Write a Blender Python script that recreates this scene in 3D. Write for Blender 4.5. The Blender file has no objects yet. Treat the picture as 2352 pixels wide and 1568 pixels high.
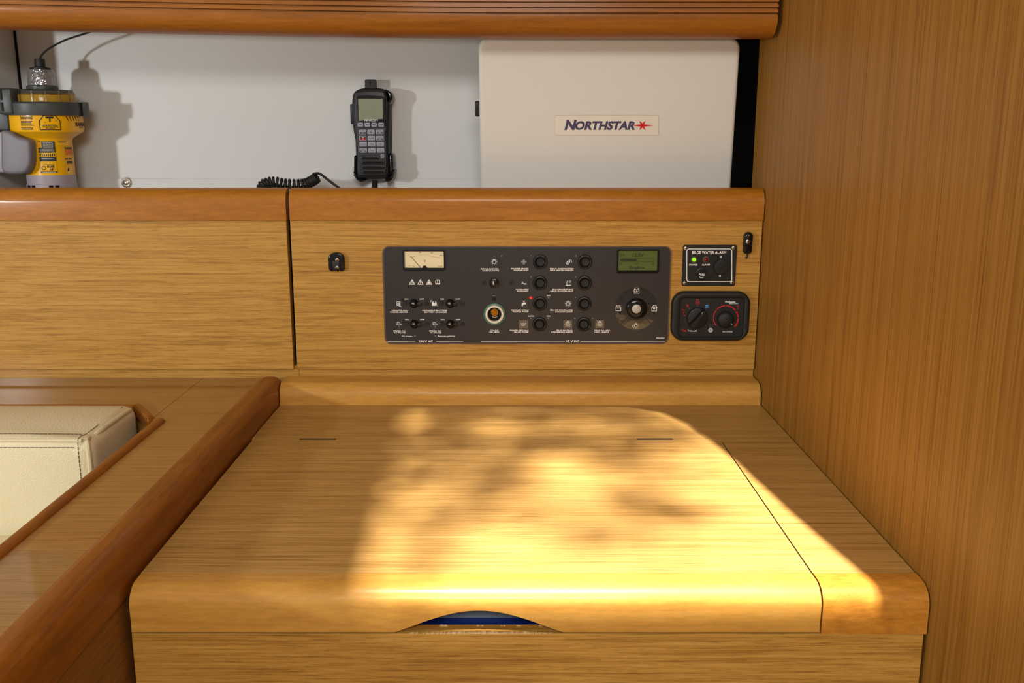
import bpy, bmesh, math, random
from mathutils import Vector, Matrix

# ------------------------------------------------------------------ camera, sky, sun, lamps, exposure
SC = bpy.context.scene
COL = SC.collection
F, CX, CY = 2170.0, 1171.0, 784.0
PITCH = math.radians(12.44)
CZ = 1.17                                   # camera height; the desk top lies at 0.75
cam_d = bpy.data.cameras.new('camera'); cam = bpy.data.objects.new('camera', cam_d); COL.objects.link(cam)
cam.location = (0, 0, CZ); cam.rotation_euler = (math.pi/2 - PITCH, 0, 0)
cam_d.sensor_width = 36; cam_d.lens = 36*F/2352; cam_d.shift_x = (1176-CX)/2352
cam_d.clip_start = 0.02
SC.camera = cam

w = bpy.data.worlds.new('sky'); SC.world = w; w.use_nodes = True
bg = w.node_tree.nodes['Background']
bg.inputs['Color'].default_value = (1.0, 0.89, 0.76, 1); bg.inputs['Strength'].default_value = 0.40

SUN = Vector((0.02, 0.36, -0.93)).normalized()     # direction the light travels
sd = bpy.data.lights.new('sun', 'SUN'); so = bpy.data.objects.new('sun', sd); COL.objects.link(so)
so.rotation_euler = SUN.to_track_quat('-Z', 'Y').to_euler(); so.location = (0, -2, 6)
sd.energy = 13.5; sd.color = (1.0, 0.95, 0.94); sd.angle = math.radians(0.6)

def area(name, loc, target, sx, sy, power, color, spread=180):
    d = bpy.data.lights.new(name, 'AREA'); o = bpy.data.objects.new(name, d); COL.objects.link(o)
    d.shape = 'RECTANGLE'; d.size = sx; d.size_y = sy; d.energy = power; d.color = color; d.spread = math.radians(spread)
    o.location = loc; o.rotation_euler = (Vector(target)-Vector(loc)).to_track_quat('-Z', 'Y').to_euler()
    return o
area('porthole_daylight', (-1.62, 0.0, 1.22), (-0.5, 1.7, 1.15), 0.09, 0.09, 11.5, (0.93, 0.97, 1.0))
area('cabin_daylight', (0.0, -0.9, 1.8), (0.1, 1.4, 1.0), 0.7, 0.3, 15.5, (1.0, 0.985, 0.955))

SC.view_settings.view_transform = 'Standard'; SC.view_settings.look = 'None'
SC.view_settings.exposure = 0.18; SC.view_settings.gamma = 1.0; SC.view_settings.use_curve_mapping = False

# ------------------------------------------------------------------ geometry of the view: a pixel to a point on a real plane
CT, ST = math.cos(PITCH), math.sin(PITCH)
def ray(px, py):
    u, v = (px-CX)/F, (py-CY)/F
    return Vector((u, CT - v*ST, -ST - v*CT))
def onY(px, py, Y):
    d = ray(px, py); t = Y/d.y
    return Vector((d.x*t, Y, CZ + d.z*t))
def onPlane(px, py, p0, n):
    d = ray(px, py); o = Vector((0, 0, CZ)); t = (p0-o).dot(n)/d.dot(n)
    return o + d*t

# ------------------------------------------------------------------ object helpers
FR = {}                                     # root frame (world matrix) of every object
def tag(o, label=None, cat=None, group=None, kind=None):
    if label: o['label'] = label
    if cat: o['category'] = cat
    if group: o['group'] = group
    if kind: o['kind'] = kind
    return o
def thing(name, loc, label, cat, group=None, rot=(0, 0, 0)):
    o = bpy.data.objects.new(name, None); COL.objects.link(o)
    o.location = loc; o.rotation_euler = rot; o.empty_display_size = 0.02
    from mathutils import Euler
    FR[o.name] = Matrix.Translation(loc) @ Euler(rot).to_matrix().to_4x4()
    return tag(o, label, cat, group)
def mesh_obj(name, verts, faces, m, parent=None, smooth=False, label=None, world=True):
    me = bpy.data.meshes.new(name)
    M = FR[parent.name] if parent is not None else Matrix.Identity(4)
    if world and parent is not None:
        inv = M.inverted(); verts = [inv @ Vector(v) for v in verts]
    me.from_pydata([tuple(v) for v in verts], [], faces)
    bm = bmesh.new(); bm.from_mesh(me); bmesh.ops.recalc_face_normals(bm, faces=bm.faces)
    big = [f for f in bm.faces if len(f.verts) > 10]
    if big: bmesh.ops.triangulate(bm, faces=big)
    bm.to_mesh(me); bm.free()
    if smooth:
        for p in me.polygons: p.use_smooth = True
        try: me.set_sharp_from_angle(angle=math.radians(38))
        except Exception: pass
    me.materials.append(m)
    o = bpy.data.objects.new(name, me); COL.objects.link(o)
    if parent is not None: o.parent = parent
    FR[o.name] = M
    if label: o['label'] = label
    if name in ('lettering', 'pale_lettering', 'black_lettering', 'printed_warnings', 'warning_signs', 'scale_print', 'key_print', 'key_lettering', 'reading', 'base_notches', 'joint_lines'): o['kind'] = 'stuff'
    return o
class MB:
    """collects shapes that make one part"""
    def __init__(s): s.v = []; s.f = []
    def add(s, v, f):
        n = len(s.v); s.v += [tuple(a) for a in v]; s.f += [tuple(i+n for i in q) for q in f]; return s
    def build(s, name, m, parent=None, smooth=False, label=None, world=True):
        return mesh_obj(name, s.v, s.f, m, parent, smooth, label, world)

def box(x0, x1, y0, y1, z0, z1, b=0.0):
    if b <= 0:
        v = [(x, y, z) for x in (x0, x1) for y in (y0, y1) for z in (z0, z1)]
        return v, [(0, 1, 3, 2), (4, 6, 7, 5), (0, 4, 5, 1), (2, 3, 7, 6), (0, 2, 6, 4), (1, 5, 7, 3)]
    bm = bmesh.new(); bmesh.ops.create_cube(bm, size=1)
    for q in bm.verts:
        q.co = Vector(((x0+x1)/2 + q.co.x*(x1-x0), (y0+y1)/2 + q.co.y*(y1-y0), (z0+z1)/2 + q.co.z*(z1-z0)))
    bmesh.ops.bevel(bm, geom=bm.edges[:], offset=b, segments=3, affect='EDGES', profile=0.5)
    bm.verts.ensure_lookup_table()
    v = [q.co[:] for q in bm.verts]; f = [tuple(q.index for q in p.verts) for p in bm.faces]; bm.free()
    return v, f
def rrect(x0, z0, x1, z1, r, n=6):
    r = min(r, abs(x1-x0)/2.001, abs(z1-z0)/2.001); P = []
    for cx, cz, a0 in ((x1-r, z1-r, 0), (x0+r, z1-r, 90), (x0+r, z0+r, 180), (x1-r, z0+r, 270)):
        for i in range(n+1):
            a = math.radians(a0 + 90*i/n); P.append((cx+r*math.cos(a), cz+r*math.sin(a)))
    return P
def offset(P, d):
    """inset a closed outline (counter-clockwise) by d"""
    n = len(P); out = []
    for i in range(n):
        a, b, c = Vector(P[i-1]), Vector(P[i]), Vector(P[(i+1) % n])
        e1 = (b-a); e2 = (c-b)
        if e1.length < 1e-9: e1 = e2
        if e2.length < 1e-9: e2 = e1
        e1 = e1.normalized(); e2 = e2.normalized()
        n1 = Vector((-e1.y, e1.x)); n2 = Vector((-e2.y, e2.x)); m = n1+n2
        if m.length < 1e-6: m = n1
        m = m.normalized(); k = d/max(0.4, m.dot(n1)); q = b + m*k; out.append((q.x, q.y))
    return out
def slab(P, yf, th, b=0.0, seg=3):
    """outline P in X,Z; front face at yf, body going back by th, front edge rounded by b"""
    n = len(P); L = [[(x, yf+th, z) for x, z in P]]
    if b > 0:
        for k in range(seg+1):
            a = math.pi/2*k/seg; Q = offset(P, b*(1-math.cos(a)))
            L.append([(x, yf + b*(1-math.sin(a)), z) for x, z in Q])
    else: L.append([(x, yf, z) for x, z in P])
    v = [q for l in L for q in l]; f = []
    for k in range(len(L)-1):
        for i in range(n):
            j = (i+1) % n; f.append((k*n+i, k*n+j, (k+1)*n+j, (k+1)*n+i))
    f.append(tuple(range(n))); f.append(tuple(range((len(L)-1)*n, len(L)*n)))
    return v, f
def prism(P, axis, a0, a1, n=1, fn=None):
    """outline swept along an axis. axis X: P=(y,z); axis Y: P=(x,z); axis Z: P=(x,y). fn(t) -> offset"""
    v = []; m = len(P)
    for k in range(n+1):
        a = a0+(a1-a0)*k/n; off = fn(a) if fn else Vector((0, 0, 0))
        for p, q in P:
            c = {'X': (a, p, q), 'Y': (p, a, q), 'Z': (p, q, a)}[axis]
            v.append(tuple(Vector(c)+off))
    f = [(k*m+i, k*m+(i+1) % m, (k+1)*m+(i+1) % m, (k+1)*m+i) for k in range(n) for i in range(m)]
    f.append(tuple(range(m))); f.append(tuple(range(n*m, (n+1)*m)))
    return v, f
def ring_prism(P, Q, yf, th):
    """frame between outer outline P and inner outline Q (same count), front face at yf"""
    n = len(P); v = [(x, yf, z) for x, z in P]+[(x, yf, z) for x, z in Q]+[(x, yf+th, z) for x, z in P]+[(x, yf+th, z) for x, z in Q]
    f = []
    for i in range(n):
        j = (i+1) % n
        f += [(i, j, n+j, n+i), (i, 2*n+i, 2*n+j, j), (n+i, n+j, 3*n+j, 3*n+i), (2*n+i, 3*n+i, 3*n+j, 2*n+j)]
    return v, f
def lathe(axis, c, prof, seg=32, a0=0, a1=360, cap=True):
    """prof = (radius, distance along axis)"""
    v = []; f = []; full = abs(a1-a0-360) < 1e-6; n = seg if full else seg+1
    for r, d in prof:
        for i in range(n):
            a = math.radians(a0+(a1-a0)*i/seg); p, q = r*math.cos(a), r*math.sin(a)
            v.append({'Y': (c[0]+p, c[1]+d, c[2]+q), 'Z': (c[0]+p, c[1]+q, c[2]+d), 'X': (c[0]+d, c[1]+p, c[2]+q)}[axis])
    for k in range(len(prof)-1):
        for i in range(n if full else n-1):
            j = (i+1) % n; f.append((k*n+i, k*n+j, (k+1)*n+j, (k+1)*n+i))
    if full and cap:
        if prof[0][0] > 1e-5: f.append(tuple(range(n)))
        if prof[-1][0] > 1e-5: f.append(tuple(range((len(prof)-1)*n, len(prof)*n)))
    return v, f
def tube(path, r, seg=10, caps=True):
    P = [Vector(p) for p in path]; v = []; f = []; up = None
    for i, p in enumerate(P):
        t = (P[min(i+1, len(P)-1)]-P[max(i-1, 0)]).normalized()
        if up is None:
            up = Vector((0, 0, 1)) if abs(t.z) < 0.9 else Vector((1, 0, 0))
        u = (up - t*up.dot(t)); u = u.normalized() if u.length > 1e-6 else t.orthogonal().normalized()
        up = u; b = t.cross(u); rr = r[i] if isinstance(r, (list, tuple)) else r
        for k in range(seg):
            a = 2*math.pi*k/seg; v.append(tuple(p + u*rr*math.cos(a) + b*rr*math.sin(a)))
    for i in range(len(P)-1):
        for k in range(seg):
            j = (k+1) % seg; f.append((i*seg+k, i*seg+j, (i+1)*seg+j, (i+1)*seg+k))
    if caps: f.append(tuple(range(seg))); f.append(tuple(range((len(P)-1)*seg, len(P)*seg)))
    return v, f
def arc(cx, cz, r, a0, a1, n=16):
    return [(cx+r*math.cos(math.radians(a0+(a1-a0)*i/n)), cz+r*math.sin(math.radians(a0+(a1-a0)*i/n))) for i in range(n+1)]
def bez(pts, n=12):
    """smooth curve through points (Catmull-Rom)"""
    P = [Vector(p) for p in pts]; P = [2*P[0]-P[1]]+P+[2*P[-1]-P[-2]]; out = []
    for i in range(1, len(P)-2):
        for k in range(n):
            t = k/n; a, b, c, d = P[i-1], P[i], P[i+1], P[i+2]
            out.append(0.5*((2*b)+(c-a)*t+(2*a-5*b+4*c-d)*t*t+(3*b-a-3*c+d)*t**3))
    out.append(P[-2]); return out

TXT_CACHE = {}
def text_geo(s, bold=0.0):
    key = (s, bold)
    if key in TXT_CACHE: return TXT_CACHE[key]
    c = bpy.data.curves.new('t', 'FONT'); c.body = s; c.size = 1; c.resolution_u = 3; c.offset = bold; c.fill_mode = 'FRONT'
    o = bpy.data.objects.new('t', c); COL.objects.link(o)
    dg = bpy.context.evaluated_depsgraph_get(); dg.update()
    me = bpy.data.meshes.new_from_object(o.evaluated_get(dg))
    v = [(p.co.x, p.co.y) for p in me.vertices]; f = [tuple(p.vertices) for p in me.polygons]
    bpy.data.objects.remove(o); bpy.data.curves.remove(c); bpy.data.meshes.remove(me)
    TXT_CACHE[key] = (v, f); return v, f

class Face:
    """flat print and small things laid on one real plane, given by photograph pixels"""
    def __init__(s, p0, n=Vector((0, -1, 0)), lift=0.0004):
        s.p0 = Vector(p0); s.n = n.normalized(); s.lift = lift
        s.ex = Vector((1, 0, 0)); s.ez = s.ex.cross(s.n) * -1
        if s.ez.z < 0: s.ez = -s.ez
    def at(s, px, py, up=0.0):
        return onPlane(px, py, s.p0 + s.n*up, s.n)
    def k(s, px, py):
        return (s.at(px+1, py)-s.at(px, py)).length
    def text(s, mb, t, px, py, h, w=None, align='C', bold=0.02, rot=0, shear=0.0, up=None):
        v, f = text_geo(t, bold)
        if not v: return
        up = s.lift if up is None else up
        x0 = min(a[0] for a in v); x1 = max(a[0] for a in v)
        y0 = min(a[1] for a in v); y1 = max(a[1] for a in v)
        k = s.k(px, py); sz = h*k/(y1-y0) ; sx = sz if w is None else w*k/(x1-x0)
        ax = {'C': (x0+x1)/2, 'L': x0, 'R': x1}[align]; ay = (y0+y1)/2
        c = s.at(px, py, up); cr, sr = math.cos(rot), math.sin(rot); out = []
        for a, b in v:
            p, q = (a-ax)*sx + (b-ay)*sz*shear, (b-ay)*sz
            p, q = p*cr-q*sr, p*sr+q*cr
            out.append(c + s.ex*p + s.ez*q)
        mb.add(out, f)
    def stroke(s, mb, pts, wd, up=None, closed=False):
        up = s.lift if up is None else up
        P = []
        for a, b in pts:
            q = s.at(a, b, up)
            if not P or (q-P[-1]).length > 1e-7: P.append(q)
        if closed and (P[0]-P[-1]).length < 1e-7: P.pop()
        hw = wd*s.k(*pts[0])/2; n = len(P)
        if n < 2: return
        if not closed and (P[0]-P[-1]).length < 1e-6 and n > 3: P.pop(); n -= 1; closed = True
        v = []
        for i in range(n):
            t1 = (P[i]-P[i-1]) if (closed or i > 0) else (P[1]-P[0]); t2 = (P[(i+1) % n]-P[i]) if (closed or i < n-1) else t1
            t1 = t1.normalized(); t2 = t2.normalized(); n1 = s.n.cross(t1); n2 = s.n.cross(t2); m = n1+n2
            m = n1 if m.length < 1e-3 else m.normalized(); k = hw/max(0.45, m.dot(n1))
            v += [P[i]-m*k, P[i]+m*k]
        f = [(2*i, 2*i+1, 2*((i+1) % n)+1, 2*((i+1) % n)) for i in range(n if closed else n-1)]
        mb.add(v, f)
    def poly(s, mb, pts, up=None):
        up = s.lift if up is None else up
        mb.add([s.at(a, b, up) for a, b in pts], [tuple(range(len(pts)))])
    def disc(s, mb, px, py, r, up=None, n=20):
        s.poly(mb, [(px+r*math.cos(2*math.pi*i/n), py+r*math.sin(2*math.pi*i/n)) for i in range(n)], up)
    def ring(s, mb, px, py, r, wd, a0=0, a1=360, n=28, up=None):
        s.stroke(mb, [(px+r*math.cos(math.radians(a0+(a1-a0)*i/n)), py-r*math.sin(math.radians(a0+(a1-a0)*i/n))) for i in range(n+1)], wd, up)
    def tri_stroke(s, mb, pts, wd): s.stroke(mb, pts, wd, closed=True)

# ------------------------------------------------------------------ materials
def nodes(name):
    m = bpy.data.materials.new(name); m.use_nodes = True; nt = m.node_tree
    return m, nt, nt.nodes['Principled BSDF']
def lin(r, g, b):
    return tuple(((c/255)/12.92 if c/255 <= 0.04045 else ((c/255+0.055)/1.055)**2.4) for c in (r, g, b))+(1,)
def plain(name, rgb, rough=0.5, metal=0.0, coat=0.0, emit=None, estr=0.0, mottled=0.06, scale=60, bump=0.0, bscale=400, trans=0.0, ior=1.45, alpha=1.0, spec=0.5):
    m, nt, b = nodes(name); c = lin(*rgb)
    b.inputs['Roughness'].default_value = rough; b.inputs['Metallic'].default_value = metal
    b.inputs['Coat Weight'].default_value = coat; b.inputs['Coat Roughness'].default_value = 0.12
    b.inputs['Specular IOR Level'].default_value = spec
    b.inputs['Transmission Weight'].default_value = trans; b.inputs['IOR'].default_value = ior
    b.inputs['Alpha'].default_value = alpha
    if emit: b.inputs['Emission Color'].default_value = lin(*emit); b.inputs['Emission Strength'].default_value = estr
    tc = nt.nodes.new('ShaderNodeTexCoord'); n = nt.nodes.new('ShaderNodeTexNoise'); n.inputs['Scale'].default_value = scale; n.inputs['Detail'].default_value = 4
    nt.links.new(tc.outputs['Object'], n.inputs['Vector'])
    mix = nt.nodes.new('ShaderNodeMix'); mix.data_type = 'RGBA'
    mix.inputs['A'].default_value = tuple(x*(1-mottled) for x in c[:3])+(1,); mix.inputs['B'].default_value = tuple(min(1, x*(1+mottled)) for x in c[:3])+(1,)
    nt.links.new(n.outputs['Fac'], mix.inputs['Factor']); nt.links.new(mix.outputs['Result'], b.inputs['Base Color'])
    if bump > 0:
        n2 = nt.nodes.new('ShaderNodeTexVoronoi'); n2.inputs['Scale'].default_value = bscale; nt.links.new(tc.outputs['Object'], n2.inputs['Vector'])
        bp = nt.nodes.new('ShaderNodeBump'); bp.inputs['Strength'].default_value = bump; bp.inputs['Distance'].default_value = 0.001
        nt.links.new(n2.outputs['Distance'], bp.inputs['Height']); nt.links.new(bp.outputs['Normal'], b.inputs['Normal'])
    return m
def wood(name, axis, dark, mid, light, across=130, along=4.0, pore=0.5, rough=0.34, coat=0.25, fleck=0.0, big=0.3, seed=0.0, coatr=0.22):
    m, nt, b = nodes(name); N = nt.nodes.new; L = nt.links.new
    tc = N('ShaderNodeTexCoord')
    def mapped(ac, al, off=0.0):
        mp = N('ShaderNodeMapping'); i = 'XYZ'.index(axis); sc = [ac]*3; sc[i] = al
        mp.inputs['Scale'].default_value = sc; mp.inputs['Location'].default_value = (seed+off, seed*1.7+off, seed*0.6+off)
        L(tc.outputs['Object'], mp.inputs['Vector']); return mp
    # slight waviness of the grain
    wv = N('ShaderNodeTexNoise'); wv.inputs['Scale'].default_value = 1.0; wv.inputs['Detail'].default_value = 1
    L(mapped(5, 3).outputs[0], wv.inputs['Vector'])
    def grain(ac, al, det, rg, off, dist=0.0):
        n = N('ShaderNodeTexNoise'); n.inputs['Scale'].default_value = 1.0; n.inputs['Detail'].default_value = det; n.inputs['Roughness'].default_value = rg
        mp = mapped(ac, al, off)
        va = N('ShaderNodeVectorMath'); va.operation = 'MULTIPLY_ADD'; va.inputs[1].default_value = (dist,)*3
        L(wv.outputs['Color'], va.inputs[0]); L(mp.outputs[0], va.inputs[2]); L(va.outputs[0], n.inputs['Vector']); return n
    g1 = grain(across, along, 6, 0.7, 0.0, 3.0); g2 = grain(across*2.6, along*5, 4, 0.65, 7.0, 3.0); g3 = grain(across*0.16, along*0.4, 3, 0.6, 3.0, 0.6)
    r = N('ShaderNodeValToRGB'); e = r.color_ramp.elements
    e[0].position = 0.30; e[0].color = lin(*dark); e[1].position = 0.72; e[1].color = lin(*light)
    q = e.new(0.50); q.color = lin(*mid)
    ma = N('ShaderNodeMath'); ma.operation = 'MULTIPLY_ADD'; ma.inputs[1].default_value = big; L(g3.outputs['Fac'], ma.inputs[0])
    mb_ = N('ShaderNodeMath'); mb_.operation = 'ADD'; mb_.inputs[1].default_value = -big/2
    L(g1.outputs['Fac'], ma.inputs[2]); L(ma.outputs[0], mb_.inputs[0]); L(mb_.outputs[0], r.inputs['Fac'])
    rp = N('ShaderNodeValToRGB'); rp.color_ramp.elements[0].position = 0.33; rp.color_ramp.elements[0].color = (1-pore, 1-pore, 1-pore, 1)
    rp.color_ramp.elements[1].position = 0.46; rp.color_ramp.elements[1].color = (1, 1, 1, 1); L(g2.outputs['Fac'], rp.inputs['Fac'])
    mx = N('ShaderNodeMix'); mx.data_type = 'RGBA'; mx.blend_type = 'MULTIPLY'; mx.inputs['Factor'].default_value = 1.0
    L(r.outputs['Color'], mx.inputs['A']); L(rp.outputs['Color'], mx.inputs['B']); out = mx.outputs['Result']
    if fleck > 0:
        fn = N('ShaderNodeTexNoise'); fn.inputs['Scale'].default_value = 1.0; fn.inputs['Detail'].default_value = 3
        L(mapped(260, 70, 11).outputs[0], fn.inputs['Vector'])
        fr = N('ShaderNodeValToRGB'); fr.color_ramp.elements[0].position = 0.36; fr.color_ramp.elements[0].color = (1-fleck,)*3+(1,)
        fr.color_ramp.elements[1].position = 0.62; fr.color_ramp.elements[1].color = (1, 1, 1, 1); L(fn.outputs['Fac'], fr.inputs['Fac'])
        m2 = N('ShaderNodeMix'); m2.data_type = 'RGBA'; m2.blend_type = 'MULTIPLY'; m2.inputs['Factor'].default_value = 1.0
        L(out, m2.inputs['A']); L(fr.outputs['Color'], m2.inputs['B']); out = m2.outputs['Result']
    L(out, b.inputs['Base Color'])
    b.inputs['Roughness'].default_value = rough+0.16; b.inputs['Coat Weight'].default_value = coat*0.7; b.inputs['Coat Roughness'].default_value = coatr*0.75
    b.inputs['Specular IOR Level'].default_value = 0.22
    bp = N('ShaderNodeBump'); bp.inputs['Strength'].default_value = 0.12; bp.inputs['Distance'].default_value = 0.0006
    L(g2.outputs['Fac'], bp.inputs['Height']); L(bp.outputs['Normal'], b.inputs['Normal'])
    return m

M = {}
VD, VM, VL = (142, 97, 36), (184, 137, 59), (202, 157, 78)
M['veneer'] = wood('veneer_horizontal_grain', 'X', VD, VM, VL, 400, 9.0, 0.34, big=0.22)
M['veneer_top'] = wood('veneer_tabletop', 'X', (142, 102, 48), (182, 140, 74), (202, 162, 98), 380, 5.0, 0.34, rough=0.30, seed=4.0, big=0.22)
M['veneer_ledge'] = wood('veneer_ledge', 'X', (134, 94, 42), (162, 120, 60), (176, 136, 76), 380, 6.0, 0.28, rough=0.24, coat=0.8, coatr=0.10, seed=9.0, big=0.22)
M['veneer_wall'] = wood('veneer_vertical_grain', 'Z', (118, 74, 22), (152, 106, 40), (168, 122, 54), 420, 1.6, 0.32, seed=2.0, rough=0.4, coat=0.15, big=0.35)
M['veneer_side'] = wood('veneer_side', 'Y', (104, 66, 22), (130, 86, 34), (146, 100, 44), 300, 6, 0.3, seed=3.0)
M['beech'] = wood('stained_solid_wood', 'X', (158, 96, 16), (172, 108, 24), (182, 118, 32), 90, 10.0, 0.06, rough=0.32, coat=0.3, fleck=0.12, big=0.2)
M['beech_desk'] = wood('honey_solid_wood', 'X', (186, 132, 52), (202, 148, 64), (210, 158, 76), 90, 8.0, 0.05, rough=0.3, coat=0.4, fleck=0.10, big=0.2)
M['mahogany'] = wood('dark_stained_solid_wood', 'Y', (120, 66, 9), (142, 82, 14), (156, 94, 20), 110, 8.0, 0.08, rough=0.3, coat=0.35, fleck=0.10, big=0.5)
M['mahogany_x'] = wood('dark_stained_solid_wood_across', 'X', (136, 80, 12), (152, 92, 20), (164, 102, 28), 110, 6.0, 0.08, rough=0.36, coat=0.25, fleck=0.10, big=0.5)
M['raw'] = wood('raw_edge_wood', 'X', (170, 130, 84), (214, 178, 126), (238, 208, 160), 200, 40, 0.2, rough=0.7, coat=0.0)
M['white'] = plain('white_gelcoat', (210, 209, 206), 0.42, scale=9, mottled=0.02)
M['cream'] = plain('cream_leather', (222, 210, 172), 0.48, bump=0.35, bscale=420, scale=30, mottled=0.03)
M['cream_seam'] = plain('cream_leather_seam', (214, 200, 162), 0.5, bump=0.2, bscale=500)
M['thread'] = plain('dark_thread', (112, 98, 72), 0.8)
M['black'] = plain('black_plastic', (20, 20, 20), 0.42, scale=200)
M['black_gloss'] = plain('gloss_black_plastic', (12, 12, 12), 0.16)
M['rubber'] = plain('black_rubber', (24, 24, 22), 0.55, scale=200)
M['void'] = plain('black_void', (6, 4, 3), 0.9)
M['panel'] = plain('dark_grey_panel', (42, 38, 37), 0.40, scale=14, mottled=0.10, coat=0.1)
M['panel_rim'] = plain('brown_panel_rim', (92, 70, 56), 0.45)
M['tile'] = plain('grey_icon_tile', (46, 50, 51), 0.3)
M['tile_pale'] = plain('olive_icon_tile', (102, 92, 74), 0.3)
M['print'] = plain('white_print', (246, 244, 238), 0.6, mottled=0.02)
M['print_grey'] = plain('grey_print', (186, 182, 174), 0.6)
M['print_black'] = plain('black_print', (28, 26, 24), 0.6)
M['red_print'] = plain('red_print', (214, 24, 32), 0.5)
M['red_dark'] = plain('dull_red_print', (176, 30, 36), 0.6)
M['orange_print'] = plain('orange_print', (226, 96, 10), 0.5)
M['blue_print'] = plain('light_blue_print', (70, 160, 224), 0.5)
M['navy'] = plain('navy_print', (66, 62, 92), 0.5)
M['star'] = plain('star_red', (208, 10, 20), 0.5)
M['steel'] = plain('steel', (186, 178, 164), 0.28, metal=1.0)
M['steel_dark'] = plain('dark_screw', (40, 36, 32), 0.4, metal=0.6)
M['meter'] = plain('cream_meter_face', (232, 216, 172), 0.5, mottled=0.03)
M['lcd'] = plain('green_lcd', (80, 96, 44), 0.25, emit=(80, 96, 44), estr=0.06, mottled=0.03)
M['lcd_ink'] = plain('lcd_dark_segments', (34, 40, 24), 0.4)
M['lcd_grey'] = plain('grey_lcd', (134, 140, 116), 0.25, mottled=0.04)
M['teal'] = plain('green_socket_ring', (74, 112, 94), 0.4)
M['ivory'] = plain('ivory_socket_ring', (228, 218, 196), 0.4)
M['brass'] = plain('brass', (176, 124, 44), 0.3, metal=1.0)
M['segment'] = plain('dial_segment_film', (34, 40, 42), 0.10, scale=80, mottled=0.3, coat=0.8, bump=0.25, bscale=90)
M['silver'] = plain('pearl_button', (186, 178, 168), 0.3, coat=0.3)
M['shell'] = plain('off_white_plastic', (218, 215, 206), 0.36, scale=4, mottled=0.015)
M['sticker'] = plain('ivory_sticker', (228, 222, 206), 0.25, mottled=0.01)
M['sticker_edge'] = plain('sticker_edge', (180, 170, 150), 0.4)
M['key'] = plain('lilac_grey_key', (150, 150, 164), 0.5)
M['yellow'] = plain('yellow_plastic', (238, 178, 4), 0.28, mottled=0.02, coat=0.2)
M['yellow_pale'] = plain('pale_yellow_foam', (232, 184, 50), 0.6)
M['grey_dark'] = plain('charcoal_plastic', (62, 66, 66), 0.42)
M['grey_mid'] = plain('mid_grey_plastic', (116, 112, 118), 0.45)
M['grey_lilac'] = plain('lilac_grey_plastic', (160, 150, 158), 0.45)
M['clear'] = plain('clear_plastic', (235, 235, 232), 0.08, trans=1.0, ior=1.25, mottled=0.0)
M['lens'] = plain('strobe_lens', (150, 150, 152), 0.12, metal=0.6, scale=200, mottled=0.25, bump=1.0, bscale=330, coat=0.8)
M['label_dark'] = plain('dark_label', (52, 52, 50), 0.5)
M['led_green'] = plain('green_led', (120, 220, 10), 0.2, emit=(130, 235, 20), estr=0.9)
M['led_red'] = plain('unlit_red_led', (120, 14, 18), 0.15)
M['led_red_on'] = plain('lit_red_led', (255, 30, 20), 0.2, emit=(255, 30, 20), estr=1.2)
M['led_off'] = plain('clear_led', (120, 112, 104), 0.2)
M['blue'] = plain('blue_cover', (18, 52, 150), 0.25, coat=0.5)
M['paper'] = plain('grey_paper', (150, 164, 172), 0.6)
M['floor'] = wood('cabin_sole', 'Y', (96, 58, 26), (130, 82, 40), (150, 98, 52), 60, 2.0, 0.3)
M['leaf'] = plain('leaf', (70, 100, 40), 0.6)
M['bark'] = plain('bark', (90, 70, 50), 0.8)

# ------------------------------------------------------------------ the setting
DT = 0.75           # desk top height
LT = 0.78           # ledge height
FY = 1.486          # plane of the locker fronts
WX = 0.398          # right bulkhead
CB = 1.72           # back of the open shelf
def struct(name, geo, m, parent=None, smooth=False):
    o = mesh_obj(name, geo[0], geo[1], m, parent, smooth)
    if parent is None: o['kind'] = 'structure'
    return o
struct('wall_right', box(WX, WX+0.03, -1.2, 1.572, 0, 1.95), M['veneer_wall'])
struct('floor', box(-2.4, 0.9, -1.2, 2.0, -0.02, 0), M['floor'])
# ceiling with a hatch: four slabs round the opening (patch of sun on the desk carried up along the sun's direction)
HZ = 1.95
tt = (HZ-DT)/(-SUN.z)
def up_to(x, y, z=HZ): 
    t = (z-DT)/(-SUN.z); return (x - SUN.x*t, y - SUN.y*t)
HB = [(0.372, 0.806), (0.343, 0.85), (0.318, 1.0), (0.296, 1.17), (0.281, 1.26), (0.262, 1.34), (0.232, 1.40), (0.19, 1.425), (0.10, 1.428), (-0.30, 1.425), (-0.30, 0.806)]
HB[0] = (0.349, 0.806)
H = [up_to(*p) for p in HB]
def ceiling_geo():
    import mathutils
    O = [(0.9, -1.2), (0.9, 2.0), (-2.4, 2.0), (-2.4, -1.2)]
    P = [Vector((x, y, 0)) for x, y in O]; Q = [Vector((x, y, 0)) for x, y in H]
    tri = mathutils.geometry.tessellate_polygon([P, Q]); A = O+H; n = len(A)
    v = [(x, y, HZ) for x, y in A]+[(x, y, HZ+0.012) for x, y in A]
    f = [tuple(t) for t in tri]+[tuple(i+n for i in t) for t in tri]
    m = len(H); f += [(4+i, 4+(i+1) % m, n+4+(i+1) % m, n+4+i) for i in range(m)]
    return v, f
struct('ceiling', ceiling_geo(), M['white'])
struct('wall_left', box(-0.885, -0.862, 1.575, CB, 1.03, 1.345), M['white'])
BX = 0.30
struct('wall_back', box(-1.25, BX, CB, CB+0.02, 1.0, 1.36), M['white'])
struct('trim_5', box(-0.8622, -0.8585, CB-0.003, CB+0.001, 1.05, 1.345), M['void'])
tr = struct('trim_1', box(-0.86, BX, CB-0.004, CB, 1.04, onY(560, 410, CB-0.004).z, 0.0012), M['white'])
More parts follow.
